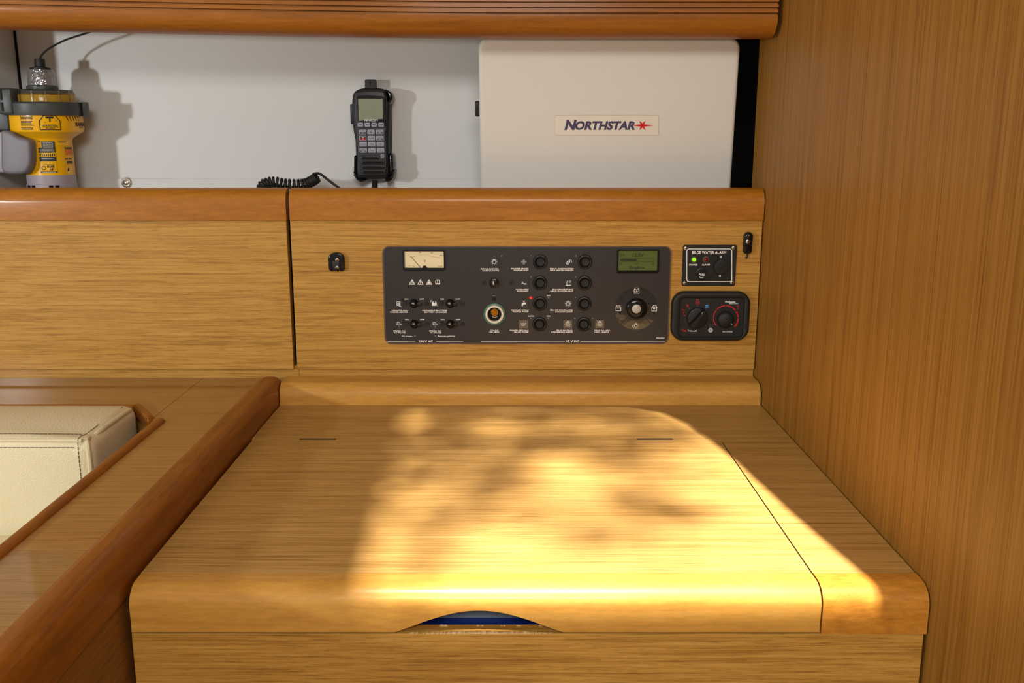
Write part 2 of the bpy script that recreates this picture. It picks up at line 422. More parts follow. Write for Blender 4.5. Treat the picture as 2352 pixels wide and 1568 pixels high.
# dark space beyond the shelf, right-hand end
_r = MB().add(*box(BX, 0.9, 2.05, 2.07, 0.9, 1.5)).add(*box(0.88, 0.9, 1.6, 2.05, 0.9, 1.5)).add(*box(BX, 0.9, 1.58, 2.05, 1.40, 1.42)).add(*box(BX, 0.9, 1.74, 2.05, 0.98, 1.0)).add(*box(BX, BX+0.01, CB+0.02, 2.05, 0.98, 1.42))
struct('wall_recess', (_r.v, _r.f), M['void'])

# ------------------------------------------------------------------ locker fronts below the shelf
def round_top_profile(y0, y1, z0, z1, r, n=8):
    """front y0, back y1, rounded upper front edge"""
    P = [(y1, z0), (y0, z0)]
    for i in range(n+1):
        a = math.radians(180-90*i/n); P.append((y0+r+r*math.cos(a), z1-r+r*math.sin(a)))
    P.append((y1, z1)); return P
zb = onY(1000, 848, FY).z; zt = onY(1000, 506, FY).z; zm = 1.0855
xl0 = -1.35; xl1 = onY(666, 680, FY).x; xr0 = onY(674.5, 680, FY).x; xr1 = onY(1742, 680, FY).x
zs = onY(1000, 868, FY+0.008).z
a = thing('locker_front', (-0.85, FY, 0.78), 'long plain veneered locker front with rounded top moulding, left of the narrow dark gap', 'locker door')
mesh_obj('door_panel', *box(xl0, xl1, FY, FY+0.018, zb, zt, 0.0008), M['veneer'], a)
mesh_obj('moulding', *prism(round_top_profile(FY-0.005, FY+0.026, zt+0.0004, zm, 0.021), 'X', xl0, onY(658, 480, FY).x), M['beech'], a, True, 'orange-brown rounded solid wood moulding')
mesh_obj('plinth', *box(xl0, onY(688, 860, FY+0.008).x-0.0006, FY+0.008, FY+0.024, 0.765, zb+0.004), M['veneer'], a)
a2 = thing('instrument_fascia', (0.02, FY, 0.78), 'veneered fascia board carrying the switch panel, beneath a rounded orange-brown moulding', 'fascia')
mesh_obj('fascia_board', *box(xr0, xr1, FY, FY+0.018, zb, zt, 0.0008), M['veneer'], a2)
mesh_obj('moulding', *prism(round_top_profile(FY-0.005, FY+0.026, zt+0.0004, zm, 0.021), 'X', onY(666, 480, FY).x, onY(1754, 490, FY-0.003).x), M['beech'], a2, True, 'orange-brown rounded solid wood moulding')
mesh_obj('plinth', *box(onY(688, 860, FY+0.008).x, WX-0.0012, FY+0.008, FY+0.024, 0.765, zb+0.004), M['veneer'], a2)
struct('trim_2', box(-1.35, WX-0.0005, FY+0.028, FY+0.04, 0.70, 1.05), M['void'])          # dark back of the gaps
struct('trim_3', box(-1.25, WX+0.2, FY+0.027, CB, 1.04, 1.052), M['white'])   # floor of the open shelf

# ------------------------------------------------------------------ overhead locker with grooved pelmet
def sag(x):
    t = max(0.0, (0.05-x)/0.8); return Vector((0, 0, 0.0125*t**1.6))
TY = 1.442
def pelmet_profile():
    z0 = 1.3085; r = 0.034; P = [(TY+0.05, z0)]
    for i in range(11):
        a = math.radians(270-90*i/10); P.append((TY+r*0.95+r*0.95*math.cos(a), z0+r*0.8+r*0.8*math.sin(a)))
    for py in (31, 18.5, 6, -7):
        z = onY(1176, py, TY).z
        P += [(TY, z-0.0020), (TY+0.006, z-0.0014), (TY+0.006, z+0.0010), (TY, z+0.0014)]
    P += [(TY, 1.46), (TY+0.05, 1.46)]; return P
ol = thing('overhead_locker', (-0.4, 1.5, 1.31), 'overhead locker with grooved reddish-brown pelmet along the top of the shelf opening', 'locker')
mesh_obj('pelmet', *prism(pelmet_profile(), 'X', -1.3, onY(1788, 30, TY).x, 48, sag), M['mahogany_x'], ol, True, 'reddish-brown solid wood pelmet with fine horizontal grooves')
mesh_obj('cabinet_body', *box(-1.3, WX-0.006, TY+0.052, CB, 1.345, 1.948), M['white'], ol)
mesh_obj('door', *box(-1.3, WX-0.006, TY+0.006, TY+0.05, 1.475, 1.947, 0.001), M['veneer'], ol)

# ------------------------------------------------------------------ chart table
ct = thing('chart_table', (0.02, 1.1, 0.0), 'veneered chart table with hinged lid, rounded front edge and sun patch across it', 'table')
LX0, LX1 = -0.3605, 0.2945; RX0 = 0.2962; LYB = 1.2665; HY = 0.852; DFY = 0.818
LRC = 0.016
# fixed top: back strip + right strip as one L-shaped board with a rounded inner corner
def top_frame():
    P = [(-0.363, LYB+0.0022), (LX1-LRC+0.001, LYB+0.0022)]
    for i in range(7):
        a = math.radians(90-90*i/6); P.append((LX1-LRC+0.0003+(LRC+0.0015)*math.cos(a), LYB-LRC+0.0003+(LRC+0.0015)*math.sin(a)))
    P += [(RX0, HY), (WX-0.0015, HY), (WX-0.0015, FY+0.006), (-0.363, FY+0.006)]
    return prism(P, 'Z', DT-0.018, DT)
mesh_obj('fixed_top', *top_frame(), M['veneer_top'], ct)
def lid_top():
    P = [(LX0, HY+0.0010), (LX1, HY+0.0010), (LX1, LYB-LRC)]
    for i in range(7):
        a = math.radians(90*i/6); P.append((LX1-LRC+LRC*math.cos(a), LYB-LRC+LRC*math.sin(a)))
    P += [(LX0, LYB)]
    return prism(P, 'Z', DT-0.018, DT+0.0002)
lid = mesh_obj('lid', *lid_top(), M['veneer_top'], ct)
def edge_band():
    C = [(LX1, HY+0.001), (LX1, LYB-LRC)]+[(LX1-LRC+LRC*math.cos(math.radians(90*i/6)), LYB-LRC+LRC*math.sin(math.radians(90*i/6))) for i in range(7)]+[(LX0+0.006, LYB)]
    v = []; f = []
    for i, (x, y) in enumerate(C):
        a = Vector(C[max(i-1, 0)]); b = Vector(C[min(i+1, len(C)-1)]); t = (b-a).normalized(); n = Vector((-t.y, t.x))*(0.0030 if i > 7 else 0.0014)
        v += [(x+n.x, y+n.y, DT+0.0003), (x, y, DT-0.0004), (x, y, DT-0.006)]
    for i in range(len(C)-1): f += [(i*3, i*3+1, i*3+4, i*3+3), (i*3+1, i*3+2, i*3+5, i*3+4)]
    return v, f
mesh_obj('edge_band', *edge_band(), plain('pale_wood_edge', (236, 212, 164), 0.4, mottled=0.25, scale=120), lid, False, 'pale worn edge of the lid')
mesh_obj('lid_rebate', *box(-0.362, 0.30, 1.24, 1.275, DT-0.03, DT-0.0185), M['void'], ct)
mesh_obj('lid_rebate', *box(0.288, 0.302, HY, 1.24, DT-0.03, DT-0.0185), M['void'], ct)
# nosing profile in Y,Z : rounded top front
def nose(z0, r=0.019):
    P = [(HY-0.0003, DT+0.0006)]
    for i in range(9):
        a = math.radians(90+90*i/8); P.append((DFY+r+r*math.cos(a), DT+0.0006-r+r*math.sin(a)))
    P += [(DFY, z0), (HY-0.0003, z0)]; return P
ZN = 0.7065
# front rail of the lid, with finger cut-out: sweep the profile along X in slices whose lower edge follows the arc
def lid_rail():
    cx0, cx1, ctp = onY(905, 1449, DFY).x, onY(1295, 1449, DFY).x, onY(1100, 1402, DFY).z
    mid = (cx0+cx1)/2; hw = (cx1-cx0)/2
    xs = [-0.3597, cx0-0.0001]+[cx0+(cx1-cx0)*i/40 for i in range(41)]+[cx1+0.0001, LX1]
    v = []; m = None
    for x in xs:
        t = abs(x-mid)/hw
        zl = ZN if t >= 1 else ZN + (ctp-ZN)*(math.cos(t*math.pi/2)**1.15)
        P = nose(zl); m = len(P)
        v += [(x, p, q) for p, q in P]
    f = [(k*m+i, k*m+(i+1) % m, (k+1)*m+(i+1) % m, (k+1)*m+i) for k in range(len(xs)-1) for i in range(m)]
    f += [tuple(range(m)), tuple(range((len(xs)-1)*m, len(xs)*m))]
    return v, f
mesh_obj('front_rail', *lid_rail(), M['beech_desk'], lid, True, 'honey-coloured rounded rail with an arched finger cut-out')
for px0, px1 in ((688, 772), (1463, 1545)):
    p0, p1 = onPlane(px0, 1009, Vector((0, 0, DT)), Vector((0, 0, 1))), onPlane(px1, 1009, Vector((0, 0, DT)), Vector((0, 0, 1)))
    mesh_obj('hinge', *box(p0.x, p1.x, LYB-0.0022, LYB+0.0022, DT-0.012, DT+0.0007, 0.0002), M['steel_dark'], ct, False, 'dark metal hinge strip')
mesh_obj('end_nosing', *prism(nose(0.7045), 'X', RX0, 0.3965), wood('golden_flecked_wood', 'X', (180, 116, 38), (198, 132, 46), (210, 144, 56), 90, 30, 0.1, rough=0.28, coat=0.4, fleck=0.2), ct, True, 'flecked honey-coloured rounded edge block')
fp = mesh_obj('front_panel', *box(-0.3605, 0.3945, DFY+0.001, DFY+0.019, 0.02, 0.7042, 0.0006), M['veneer'], ct)
# ragged worn edge under the finger cut-out
rnd = random.Random(5)
def chips():
    mb = MB(); x0, x1 = onY(912, 1450, DFY).x, onY(1290, 1450, DFY).x
    def ragged(ya, yb, h0, h1, n, keep):
        v = []; f = []
        for i in range(n+1):
            x = x0+(x1-x0)*(i+(0.5*(rnd.random()-0.5) if 0 < i < n else 0))/n; e = 1-abs(2*i/n-1)**3
            on = 1 if keep >= 1 else max(0, math.sin(i*0.37)*math.sin(i*0.11+1)-0.15)
            h = (h0+h1*rnd.random())*e*on; d = (yb-ya)*(0.6+0.4*rnd.random())
            v += [(x, ya, 0.7035), (x, ya+0.0004, 0.7038+h*1.1), (x, ya+d*0.6, 0.7038+h*1.4), (x, ya+d, 0.7035)]
        for i in range(n):
            for k in range(3): f.append((4*i+k, 4*i+k+1, 4*i+k+5, 4*i+k+4))
        mb.add(v, f)
    ragged(DFY+0.0011, DFY+0.0060, 0.0003, 0.0010, 110, 1)
    ragged(DFY+0.0150, DFY+0.0189, 0.0004, 0.0028, 110, 0)
    return mb
cobj = chips().build('worn_edge', M['raw'], fp, False, 'pale splintered edge under the cut-out'); cobj['kind'] = 'stuff'
mesh_obj('back_moulding', *prism(round_top_profile(1.437, FY+0.007, DT-0.002, 0.7832, 0.021), 'X', -0.3635, WX-0.002), M['beech_desk'], ct, True, 'rounded honey-coloured moulding along the back')
bx = MB()
bx.add(*box(-0.36, 0.392, DFY+0.02, 1.45, 0.62, 0.63)).add(*box(-0.36, 0.392, 1.44, 1.45, 0.63, 0.73))
bx.add(*box(-0.3605, -0.352, DFY+0.02, 1.44, 0.63, 0.73)).add(*box(0.385, 0.393, DFY+0.02, 1.44, 0.63, 0.73))
bx.build('inner_tray', M['white'], ct)
# things seen through the cut-out
bk = thing('chart_book', (0, 0.93, 0.63), 'blue covered book lying inside the chart table, glimpsed through the finger cut-out', 'book')
mesh_obj('cover', *box(-0.13, 0.13, 0.853, 1.05, 0.6302, 0.6865, 0.003), M['blue'], bk, True)
mesh_obj('pages', *box(-0.125, 0.127, 0.881, 1.045, 0.6865, 0.6985, 0.001), M['paper'], bk, False, 'grey-white top of the book')

# ------------------------------------------------------------------ settee surround left of the table
ss = thing('settee_surround', (-0.45, 0.9, 0.0), 'veneered ledge and dark stained rail around the cream settee, left of the chart table', 'ledge')
RLX, RRX = -0.4005, -0.3645
mesh_obj('side_ledge', *prism([(-0.4995, FY+0.006), (-0.4995, 1.266), (-0.4775, 1.246), (-0.4775, 0.25), (RLX+0.002, 0.25), (RLX+0.002, FY+0.006)], 'Z', LT-0.02, LT), M['veneer_ledge'], ss)
mesh_obj('back_ledge', *prism([(-1.35, FY+0.006), (-1.35, 1.332), (-0.545, 1.332), (-0.5003, 1.266), (-0.5003, FY+0.006)], 'Z', LT-0.02, LT), M['veneer_ledge'], ss)
def rail_profile():
    P = [(RRX, 0.739)]
    r = 0.013; zt_ = 0.790
    for i in range(7):
        a = math.radians(90*i/6); P.append((RRX-r+r*math.cos(a), zt_-r+r*math.sin(a)))
    for i in range(7):
        a = math.radians(90+80*i/6); P.append((RLX+0.011+0.011*math.cos(a), zt_-0.0095+0.0095*math.sin(a)))
    P += [(RLX, LT-0.004), (RLX+0.002, LT-0.02), (RLX+0.004, 0.739)]
    return P
def rail_geo():
    P = rail_profile(); m = len(P); ys = [0.25, 1.455, 1.466, 1.474, 1.4785]; v = []
    for k, y in enumerate(ys):
        s_ = (0, 0, 0.0012, 0.004, 0.010)[k]
        v += [(x-(s_ if x > -0.38 else -s_*0.2), y, max(0.7395, z-s_*0.9) if z > 0.76 else z) for x, z in P]
    f = [(k*m+i, k*m+(i+1) % m, (k+1)*m+(i+1) % m, (k+1)*m+i) for k in range(len(ys)-1) for i in range(m)]
    f += [tuple(range(m)), tuple(range(4*m, 5*m))]; return v, f
mesh_obj('divider_rail', *rail_geo(), M['mahogany'], ss, True, 'thick rounded dark reddish-brown rail')
def thin_profile():
    x0, x1 = -0.4925, -0.4765; r = 0.006; z = LT+0.005
    P = [(x1, LT-0.012)]+[(x1-r+r*math.cos(math.radians(90*i/5)), z-r+r*math.sin(math.radians(90*i/5))) for i in range(6)]
    P += [(x0+r+r*math.cos(math.radians(90+90*i/5)), z-r+r*math.sin(math.radians(90+90*i/5))) for i in range(6)]+[(x0, LT-0.03), (x1-0.002, LT-0.03)]
    return P
mesh_obj('thin_rail', *prism(thin_profile(), 'Y', 0.25, 1.254), M['mahogany'], ss, True, 'slim reddish-brown edging rail')
# chamfered corner bar and inner lip of the back ledge
def bar(p, q, wd, z0, z1):
    p, q = Vector(p), Vector(q); t = (q-p).normalized(); n = Vector((-t.y, t.x))*wd/2
    P = [tuple(p-n), tuple(q-n), tuple(q+n), tuple(p+n)]
    bm = bmesh.new(); v, f = prism(P, 'Z', z0, z1); vs = [bm.verts.new(a) for a in v]; [bm.faces.new([vs[i] for i in g]) for g in f]
    bmesh.ops.recalc_face_normals(bm, faces=bm.faces)
    bmesh.ops.bevel(bm, geom=bm.edges[:], offset=0.0025, segments=3, affect='EDGES')
    bm.verts.ensure_lookup_table(); v = [a.co[:] for a in bm.verts]; f = [tuple(a.index for a in g.verts) for g in bm.faces]; bm.free(); return v, f
mesh_obj('corner_bar', *bar((-0.5460, 1.330), (-0.5005, 1.263), 0.0115, LT-0.014, LT+0.0045), M['mahogany'], ss, True, 'short angled edging bar in the corner')
mesh_obj('back_lip', *box(-1.3, -0.548, 1.320, 1.331, LT-0.03, LT+0.003, 0.003), M['mahogany_x'], ss, True, 'orange-brown edging strip')
mesh_obj('inner_board', *box(-1.3, -0.495, 1.338, 1.352, 0.3, LT-0.021), M['veneer'], ss)
mesh_obj('side_panel', *box(RLX+0.006, RRX-0.0015, 0.25, FY, 0.0, 0.7385), M['veneer_side'], ss)
def flakes():
    mb = MB(); r_ = random.Random(8)
    for cy, n in ((0.80, 7), (0.76, 6), (0.90, 4), (0.70, 5), (1.10, 2)):
        for i in range(n):
            y = cy+0.03*(r_.random()-0.5); l = 0.003+0.008*r_.random(); wd = 0.0008+0.0022*r_.random()
            mb.add([(RLX-0.0002, y, LT+0.0004), (RLX-wd, y+l*0.3, LT+0.0004), (RLX-wd*0.8, y+l*0.8, LT+0.0004), (RLX-0.0002, y+l, LT+0.0004), (RLX-0.0002, y+l*.5, LT+0.0012)], [(0, 1, 2, 3), (0, 3, 4), (1, 0, 4), (2, 1, 4), (3, 2, 4)])
    return mb
fo = flakes().build('worn_edge', M['raw'], ss, False, 'pale chipped varnish along the rail'); fo['kind'] = 'stuff'

# ------------------------------------------------------------------ cream cushions
def cushion(x0, x1, y0, y1, z0, z1, r, lean=0.0, bulge=0.004, crown=0.0):
    bm = bmesh.new(); bmesh.ops.create_cube(bm, size=1)
    for q in bm.verts: q.co = Vector(((x0+x1)/2+q.co.x*(x1-x0), (y0+y1)/2+q.co.y*(y1-y0), (z0+z1)/2+q.co.z*(z1-z0)))
    bmesh.ops.bevel(bm, geom=bm.edges[:], offset=r, segments=5, affect='EDGES', profile=0.5)
    bmesh.ops.subdivide_edges(bm, edges=[e for e in bm.edges if e.calc_length() > 0.05], cuts=10, use_grid_fill=True)
    for q in bm.verts:
        n = q.co.copy()
        q.co.y += lean*(z1-n.z)
        q.co.z += bulge*math.sin(n.x*23+1)*math.sin(n.y*31)*0.5
        ty = (n.y-y0)/(y1-y0); tx = min(1, (x1-n.x)/0.09)
        if n.z > z1-0.03: q.co.z += crown*(math.sin(math.pi*max(0, min(1, ty)))*(0.3+0.7*math.sin(tx*math.pi/2))-0.6*max(0, ty-0.75)*4*0.5)
        # soft dent near the top right corner
        d = (Vector((n.x-(x1-0.03), n.y-(y0+0.03), 0))).length
        if n.z > z1-0.02: q.co.z -= 0.006*math.exp(-(d/0.03)**2)
    bm.verts.ensure_lookup_table(); v = [a.co[:] for a in bm.verts]; f = [tuple(a.index for a in g.verts) for g in bm.faces]; bm.free(); return v, f
cu = thing('backrest_cushion', (-0.9, 1.22, 0.66), 'cream leather backrest cushion with dark double stitching, standing behind the slim rail', 'cushion')
CX0, CX1, CYF, CYB, CZT = -1.32, -0.536, 1.150, 1.312, 0.790
cv = mesh_obj('cover', *cushion(CX0, CX1, CYF, CYB, 0.60, CZT, 0.017, bulge=0.0008, crown=0.004), M['cream'], cu, True)
def dashes(path, r, on=0.0045, off=0.0012):
    mb = MB(); P = [Vector(p) for p in path]; acc = 0; cur = [P[0]]; drawing = True; i = 0; pos = P[0]
    while i < len(P)-1:
        seg = P[i+1]-pos; lim = on if drawing else off
        if acc+seg.length >= lim and seg.length > 1e-9:
            pos = pos+seg.normalized()*(lim-acc); cur.append(pos)
            if drawing and len(cur) > 1: mb.add(*tube(cur, r, 5))
            acc = 0; drawing = not drawing; cur = [pos]
        else:
            acc += seg.length; i += 1; pos = P[i]; cur.append(pos)
    return mb
# piping seam: front top edge, right front vertical edge, right top edge
r = 0.017; k45 = r*(1-0.7071)
fe = [(CX0, CYF+k45, CZT-k45), (CX1-0.02, CYF+k45, CZT-k45)]
mesh_obj('front_piping', *tube([(x, CYF+k45-0.0006, CZT-k45+0.0006) for x in [CX0+(CX1-0.012-CX0)*i/30 for i in range(31)]], 0.0028, 8), M['cream_seam'], cv, True)
corner = bez([(CX1-0.010, CYF+k45-0.001, 0.61), (CX1-k45, CYF+k45-0.0006, 0.70), (CX1-k45, CYF+k45-0.0006, CZT-0.018), (CX1-0.0075, CYF+0.009, CZT-0.0062), (CX1-0.010, CYF+0.03, CZT-0.0085), (CX1-0.0045, CYF+0.055, CZT-0.0035), (CX1-0.0045, CYB-0.02, CZT-0.0045)], 10)
mesh_obj('side_piping', *tube(corner, 0.0032, 8), M['cream_seam'], cv, True)
st = MB()
def surf_line(pts, rr=0.0006): 
    d = dashes(bez(pts, 8), rr); st.add(d.v, d.f)
surf_line([(CX0, CYF+0.0150, CZT+0.0011), (-0.9, CYF+0.0150, CZT+0.0011), (CX1-0.05, CYF+0.0150, CZT+0.0010), (CX1-0.018, CYF+0.0150, CZT-0.0012)], 0.0007)
surf_line([(CX0, CYF-0.0002, CZT-0.0125), (-0.9, CYF-0.0002, CZT-0.0125), (CX1-0.016, CYF-0.0002, CZT-0.0125)])
surf_line([(CX1-0.016, CYF-0.0003, 0.62), (CX1-0.016, CYF-0.0003, 0.70), (CX1-0.016, CYF+0.0004, CZT-0.012), (CX1-0.016, CYF+0.009, CZT-0.001), (CX1-0.018, CYF+0.03, CZT-0.004), (CX1-0.014, CYF+0.055, CZT-0.0008), (CX1-0.014, CYB-0.02, CZT+0.0002)])
sto = st.build('stitching', M['thread'], cv); sto['kind'] = 'stuff'
se = thing('seat_cushion', (-0.9, 0.8, 0.45), 'cream leather seat cushion below the backrest at the left edge', 'cushion')
mesh_obj('cover', *cushion(-1.32, -0.50, 0.35, 1.148, 0.50, 0.664, 0.02), M['cream'], se, True)
struct('trim_4', box(-1.32, -0.41, 0.27, 1.31, 0.0, 0.498), M['veneer'])

# ------------------------------------------------------------------ small helpers for the instruments
def screw(parent, px, py, Y, rpx, m='steel', name='screw', cross=True):
    c = onY(px, py, Y); k = 1.49/F; rr = rpx*k
    s_ = mesh_obj(name, *lathe('Y', c, [(rr, 0), (rr*0.97, -0.0006), (rr*0.6, -0.0013), (0.0001, -0.0015)], 16), M[m], parent, True)
    if cross:
        mb = MB(); h = rr*0.45; t = rr*0.13
        for ang in (0.5, 0.5+math.pi/2):
            u = Vector((math.cos(ang), 0, math.sin(ang))); n = Vector((-u.z, 0, u.x)); q = Vector((c.x, Y-0.0016, c.z))
            mb.add([q-u*h-n*t, q+u*h-n*t, q+u*h+n*t, q-u*h+n*t], [(0, 1, 2, 3)])
        mb.build('slot', M['void'], s_)
    return s_

# ------------------------------------------------------------------ switch panel
PY = FY-0.0022
sp = thing('switch_panel', tuple(onY(1210, 680, PY)), 'wide dark grey boat switch panel with meter, breakers and round push switches', 'switch panel')
c0, c1 = onY(880.5, 566, PY), onY(1534, 788.5, PY)
PX0, PX1 = onY(883.5, 677, PY).x, onY(1536, 677, PY).x; PZ1, PZ0 = onY(1200, 567, PY).z, onY(1200, 787, PY).z
PB = mesh_obj('plate', *slab(rrect(PX0, PZ0, PX1, PZ1, 0.0095), PY, 0.0021, 0.0006), M['panel'], sp, False)
mesh_obj('rim', *ring_prism(rrect(PX0-0.0022, PZ0-0.0026, PX1+0.0022, PZ1+0.0010, 0.0115), rrect(PX0+0.0002, PZ0+0.0002, PX1-0.0002, PZ1-0.0002, 0.0095), PY+0.0004, 0.0017), M['panel_rim'], sp, False, 'brown edge of the panel')
S = Face((0, PY, 1), lift=0.00025)
# analogue meter
mz = slab(rrect(S.at(925, 620).x, S.at(960, 620).z, S.at(1022.5, 590).x, S.at(960, 574).z, 0.003), PY-0.0035, 0.0035, 0.0012)
P_ = rrect(S.at(925.3, 597).x, S.at(960, 620.3).z, S.at(1022.3, 597).x, S.at(960, 573.7).z, 0.0028)
Q_ = rrect(S.at(929.6, 597).x, S.at(960, 614.2).z, S.at(1019.6, 597).x, S.at(960, 576.3).z, 0.0006)
meter = mesh_obj('meter', *ring_prism(P_, Q_, PY-0.0035, 0.0034), M['black_gloss'], sp, False, 'black framed analogue volt meter with cream face')
mesh_obj('meter_face', *slab(Q_, PY-0.0010, 0.0009), M['meter'], meter)
MF = Face((0, PY-0.0010, 1), lift=0.0002)
mb = MB()
for t, px, py, h in (('0', 938, 586.5, 3.2), ('100', 964.5, 579.6, 3.0), ('200', 991.5, 580.4, 3.0), ('300', 1012.5, 586.4, 3.0), ('V', 975.6, 599, 6.0)):
    MF.text(mb, t, px, py, h, bold=0.0)
MF.text(mb, 'K ~ \u00d72', 946, 610, 2.6, 13, bold=0); MF.text(mb, 'A.M.S.', 1011.5, 611, 2.6, 10, bold=0)
ca, cb_ = (978, 640), 58
for i in range(31):
    a = math.radians(128-76*i/30); L_ = 4.6 if i % 10 == 0 else 3
    x, y = ca[0]+cb_*math.cos(a), ca[1]-cb_*math.sin(a)*0.94
    L_ = 3.6 if i % 10 == 0 else 2.2; x, y = 943+66*i/30, 592.5-5.2*math.sin(math.pi*(i/30)**0.85)+0.8*(i/30)
    MF.stroke(mb, [(x, y), (x+(L_*(975-x)/60)*-0.6, y-L_)], 0.4)
MF.disc(mb, 975.5, 614.6, 5.2)
mb.build('scale_print', M['print_black'], meter)
mb = MB(); MF.stroke(mb, [(943, 588), (965.5, 614)], 1.0, up=0.0007); mb.build('needle', M['print_black'], meter)
# triangles and book sign
mb = MB()
for x in (946.5, 965.7, 985.6):
    S.stroke(mb, [(x-6, 652.6), (x, 642.4), (x+6, 652.6)], 1.5, closed=True)
S.stroke(mb, [(946.5, 645.5), (946.5, 649.6)], 1.3); S.disc(mb, 946.5, 651, 0.7)
S.stroke(mb, [(966.5, 645.3), (964.8, 648.2), (966.7, 648.3), (965, 651.3)], 0.9)
S.poly(mb, [(983, 651.3), (983.6, 648.4), (985.6, 645.8), (987.6, 648.4), (988.2, 651.3)])
for x in (1000.9, 1005.2, 1009.5): S.stroke(mb, [(x, 643.6), (x, 650.2)], 1.7)
S.poly(mb, [(1000.05, 643.55), (1002.2, 641.9), (1008.2, 641.9), (1010.35, 643.55)]); S.poly(mb, [(1000.05, 650.25), (1010.35, 650.25), (1010.35, 652.8), (1000.05, 652.8)])
mb.build('warning_signs', M['print'], sp)
# lettering
mb = MB()
def two(l1, l2, x, y1, y2, align='R', w1=None, w2=None):
    S.text(mb, l1, x, y1, 3.1, w1, align, 0.035); S.text(mb, l2, x, y2, 3.1, w2, align, 0.035)
two('CHAUFFE-EAU', 'WATER HEATER', 937, 712.6, 716.7, 'R', 38, 42); two('CHARGEUR BATTERIE', 'BATTERY CHARGER', 1027, 712.6, 716.7, 'R', 57, 52)
two('PRISES AC', 'AC PLUGS', 931.3, 760, 763.9, 'R', 28, 27); two('PRISES AC', 'AC PLUGS', 1013.6, 760, 763.9, 'R', 28, 27)
for x, y in ((933, 686.6), (1015.6, 686.6), (934, 733.8), (1016.4, 733.8)): S.text(mb, 'ON', x, y, 2.9, 8.5, 'C', 0.035)
for x, y in ((968.5, 686.6), (1051.3, 686.6), (969.7, 733.8), (1051.8, 733.8)): S.text(mb, 'OFF', x, y, 2.9, 10.5, 'C', 0.035)
S.text(mb, 'AC power', 935, 772, 3.6, 25, 'C', 0.02); S.text(mb, 'Reverse polarity', 1025.5, 772, 4.0, 39, 'C', 0.02)
S.text(mb, '230 V AC', 977.6, 783.5, 5.0, 33, 'C', 0.03); S.text(mb, '12 V DC', 1315.8, 783.2, 5.0, 29, 'C', 0.03)
for x0, x1 in ((891, 953.7), (1001.7, 1064), (1104, 1297.4), (1334, 1527)): S.stroke(mb, [(x0, 783.5), (x1, 783.2)], 1.0)
two('ECLAIRAGE INT.', 'CABIN LIGHTS', 1146, 617.4, 621.3, 'R', 42, 38); two('12V DC', '10A MAX', 1135.6, 758.8, 762.6, 'C', 19, 23)
two('GROUPE FROID', 'FRIDGE UNIT', 1214, 616.6, 620.5, 'R', 41, 34); two('AUXILIAIRE', 'AUXILIARY', 1214, 664.6, 668.5, 'R', 30, 27)
two("GROUPE D'EAU", 'WATER PUMP', 1214, 712, 715.9, 'R', 40, 37); two('POMPE DE CALE', 'BILGE PUMP', 1214, 758.8, 762.7, 'R', 43, 33)
two('ELECT. NAVIGATION', 'NAV. INSTRUMENTS', 1317.3, 616.6, 620.5, 'R', 54, 54); two('ECLAIRAGE PONT', 'DECK FLOODLIGHT', 1316.2, 664.6, 668.5, 'R', 47, 52)
two('FEU DE MOUILLAGE', 'ANCHOR LIGHT', 1315.4, 712, 715.9, 'R', 52, 41); two('FEUX MOTEUR', 'STEAMING LIGHTS', 1315.4, 758.8, 762.7, 'R', 38, 49)
two('FEUX DE NAV.', 'NAV. LIGHTS', 1365.5, 758.8, 762.7, 'L', 36, 33)
S.text(mb, 'ON', 1259.9, 678.4, 2.9, 8.5, 'C', 0.035); S.text(mb, 'AUTO', 1219.3, 725.7, 2.9, 15, 'C', 0.035); S.text(mb, 'ON', 1259.6, 725.7, 2.9, 8.5, 'C', 0.035)
S.text(mb, 'Scheiber', 1517.3, 775.8, 3.2, 20, 'C', 0.03, shear=0.25)
mb.build('lettering', M['print'], sp)
# icon tiles
def tile(px, py, fn, pale=False, wd=10.6, hd=9.8):
    a_, b_ = S.at(px-wd, py+hd), S.at(px+wd, py-hd)
    t = mesh_obj('icon_tile', *slab(rrect(a_.x, a_.z, b_.x, b_.z, 0.0006, 2), PY-0.0008, 0.0008, 0.0003, 1), M['tile_pale' if pale else 'tile'], sp)
    global TF; g = MB(); fn(g, px, py); g.build('icon', M['print'], t)
TF = Face((0, PY-0.0008, 1), lift=0.0002)
def ic_lamp(inner):
    def fn(g, x, y):
        TF.ring(g, x, y, 3.9, 1.0, n=20)
        TF.stroke(g, [(x-1.9, y-3.2), (x-1.9, y-6.3), (x+1.9, y-6.3), (x+1.9, y-3.2)], 1.0)
        for a_ in (0, 45, 90, 135, 180, 225, 315): 
            a_ = math.radians(a_+0) ; dx, dy = math.cos(a_), math.sin(a_)
            TF.stroke(g, [(x+5.4*dx, y+5.4*dy), (x+7.4*dx, y+7.4*dy)], 0.95)
        if inner == 1: TF.stroke(g, [(x, y-2), (x, y+2)], 0.9)
        if inner == 2: TF.stroke(g, [(x-1.6, y-1.6), (x+1.6, y+1.6)], 0.7); TF.stroke(g, [(x-1.6, y+1.6), (x+1.6, y-1.6)], 0.7)
        if inner == 3: TF.poly(g, [(x, y-2), (x+1.6, y+1.8), (x-1.2, y+1.8)])
    return fn
def ic_fridge(g, x, y):
    for a_ in range(4):
        dx, dy = [(1, 0), (0, 1), (-1, 0), (0, -1)][a_]
        TF.stroke(g, [(x, y), (x+5.6*dx, y+5.6*dy)], 0.8); TF.poly(g, [(x+6.2*dx, y+6.2*dy), (x+4*dx+1.8*dy, y+4*dy+1.8*dx), (x+4*dx-1.8*dy, y+4*dy-1.8*dx)])
        for s_ in (-1, 1): TF.disc(g, x+2.6*dx+2.4*dy*s_, y+2.6*dy+2.4*dx*s_, 0.7, n=8)
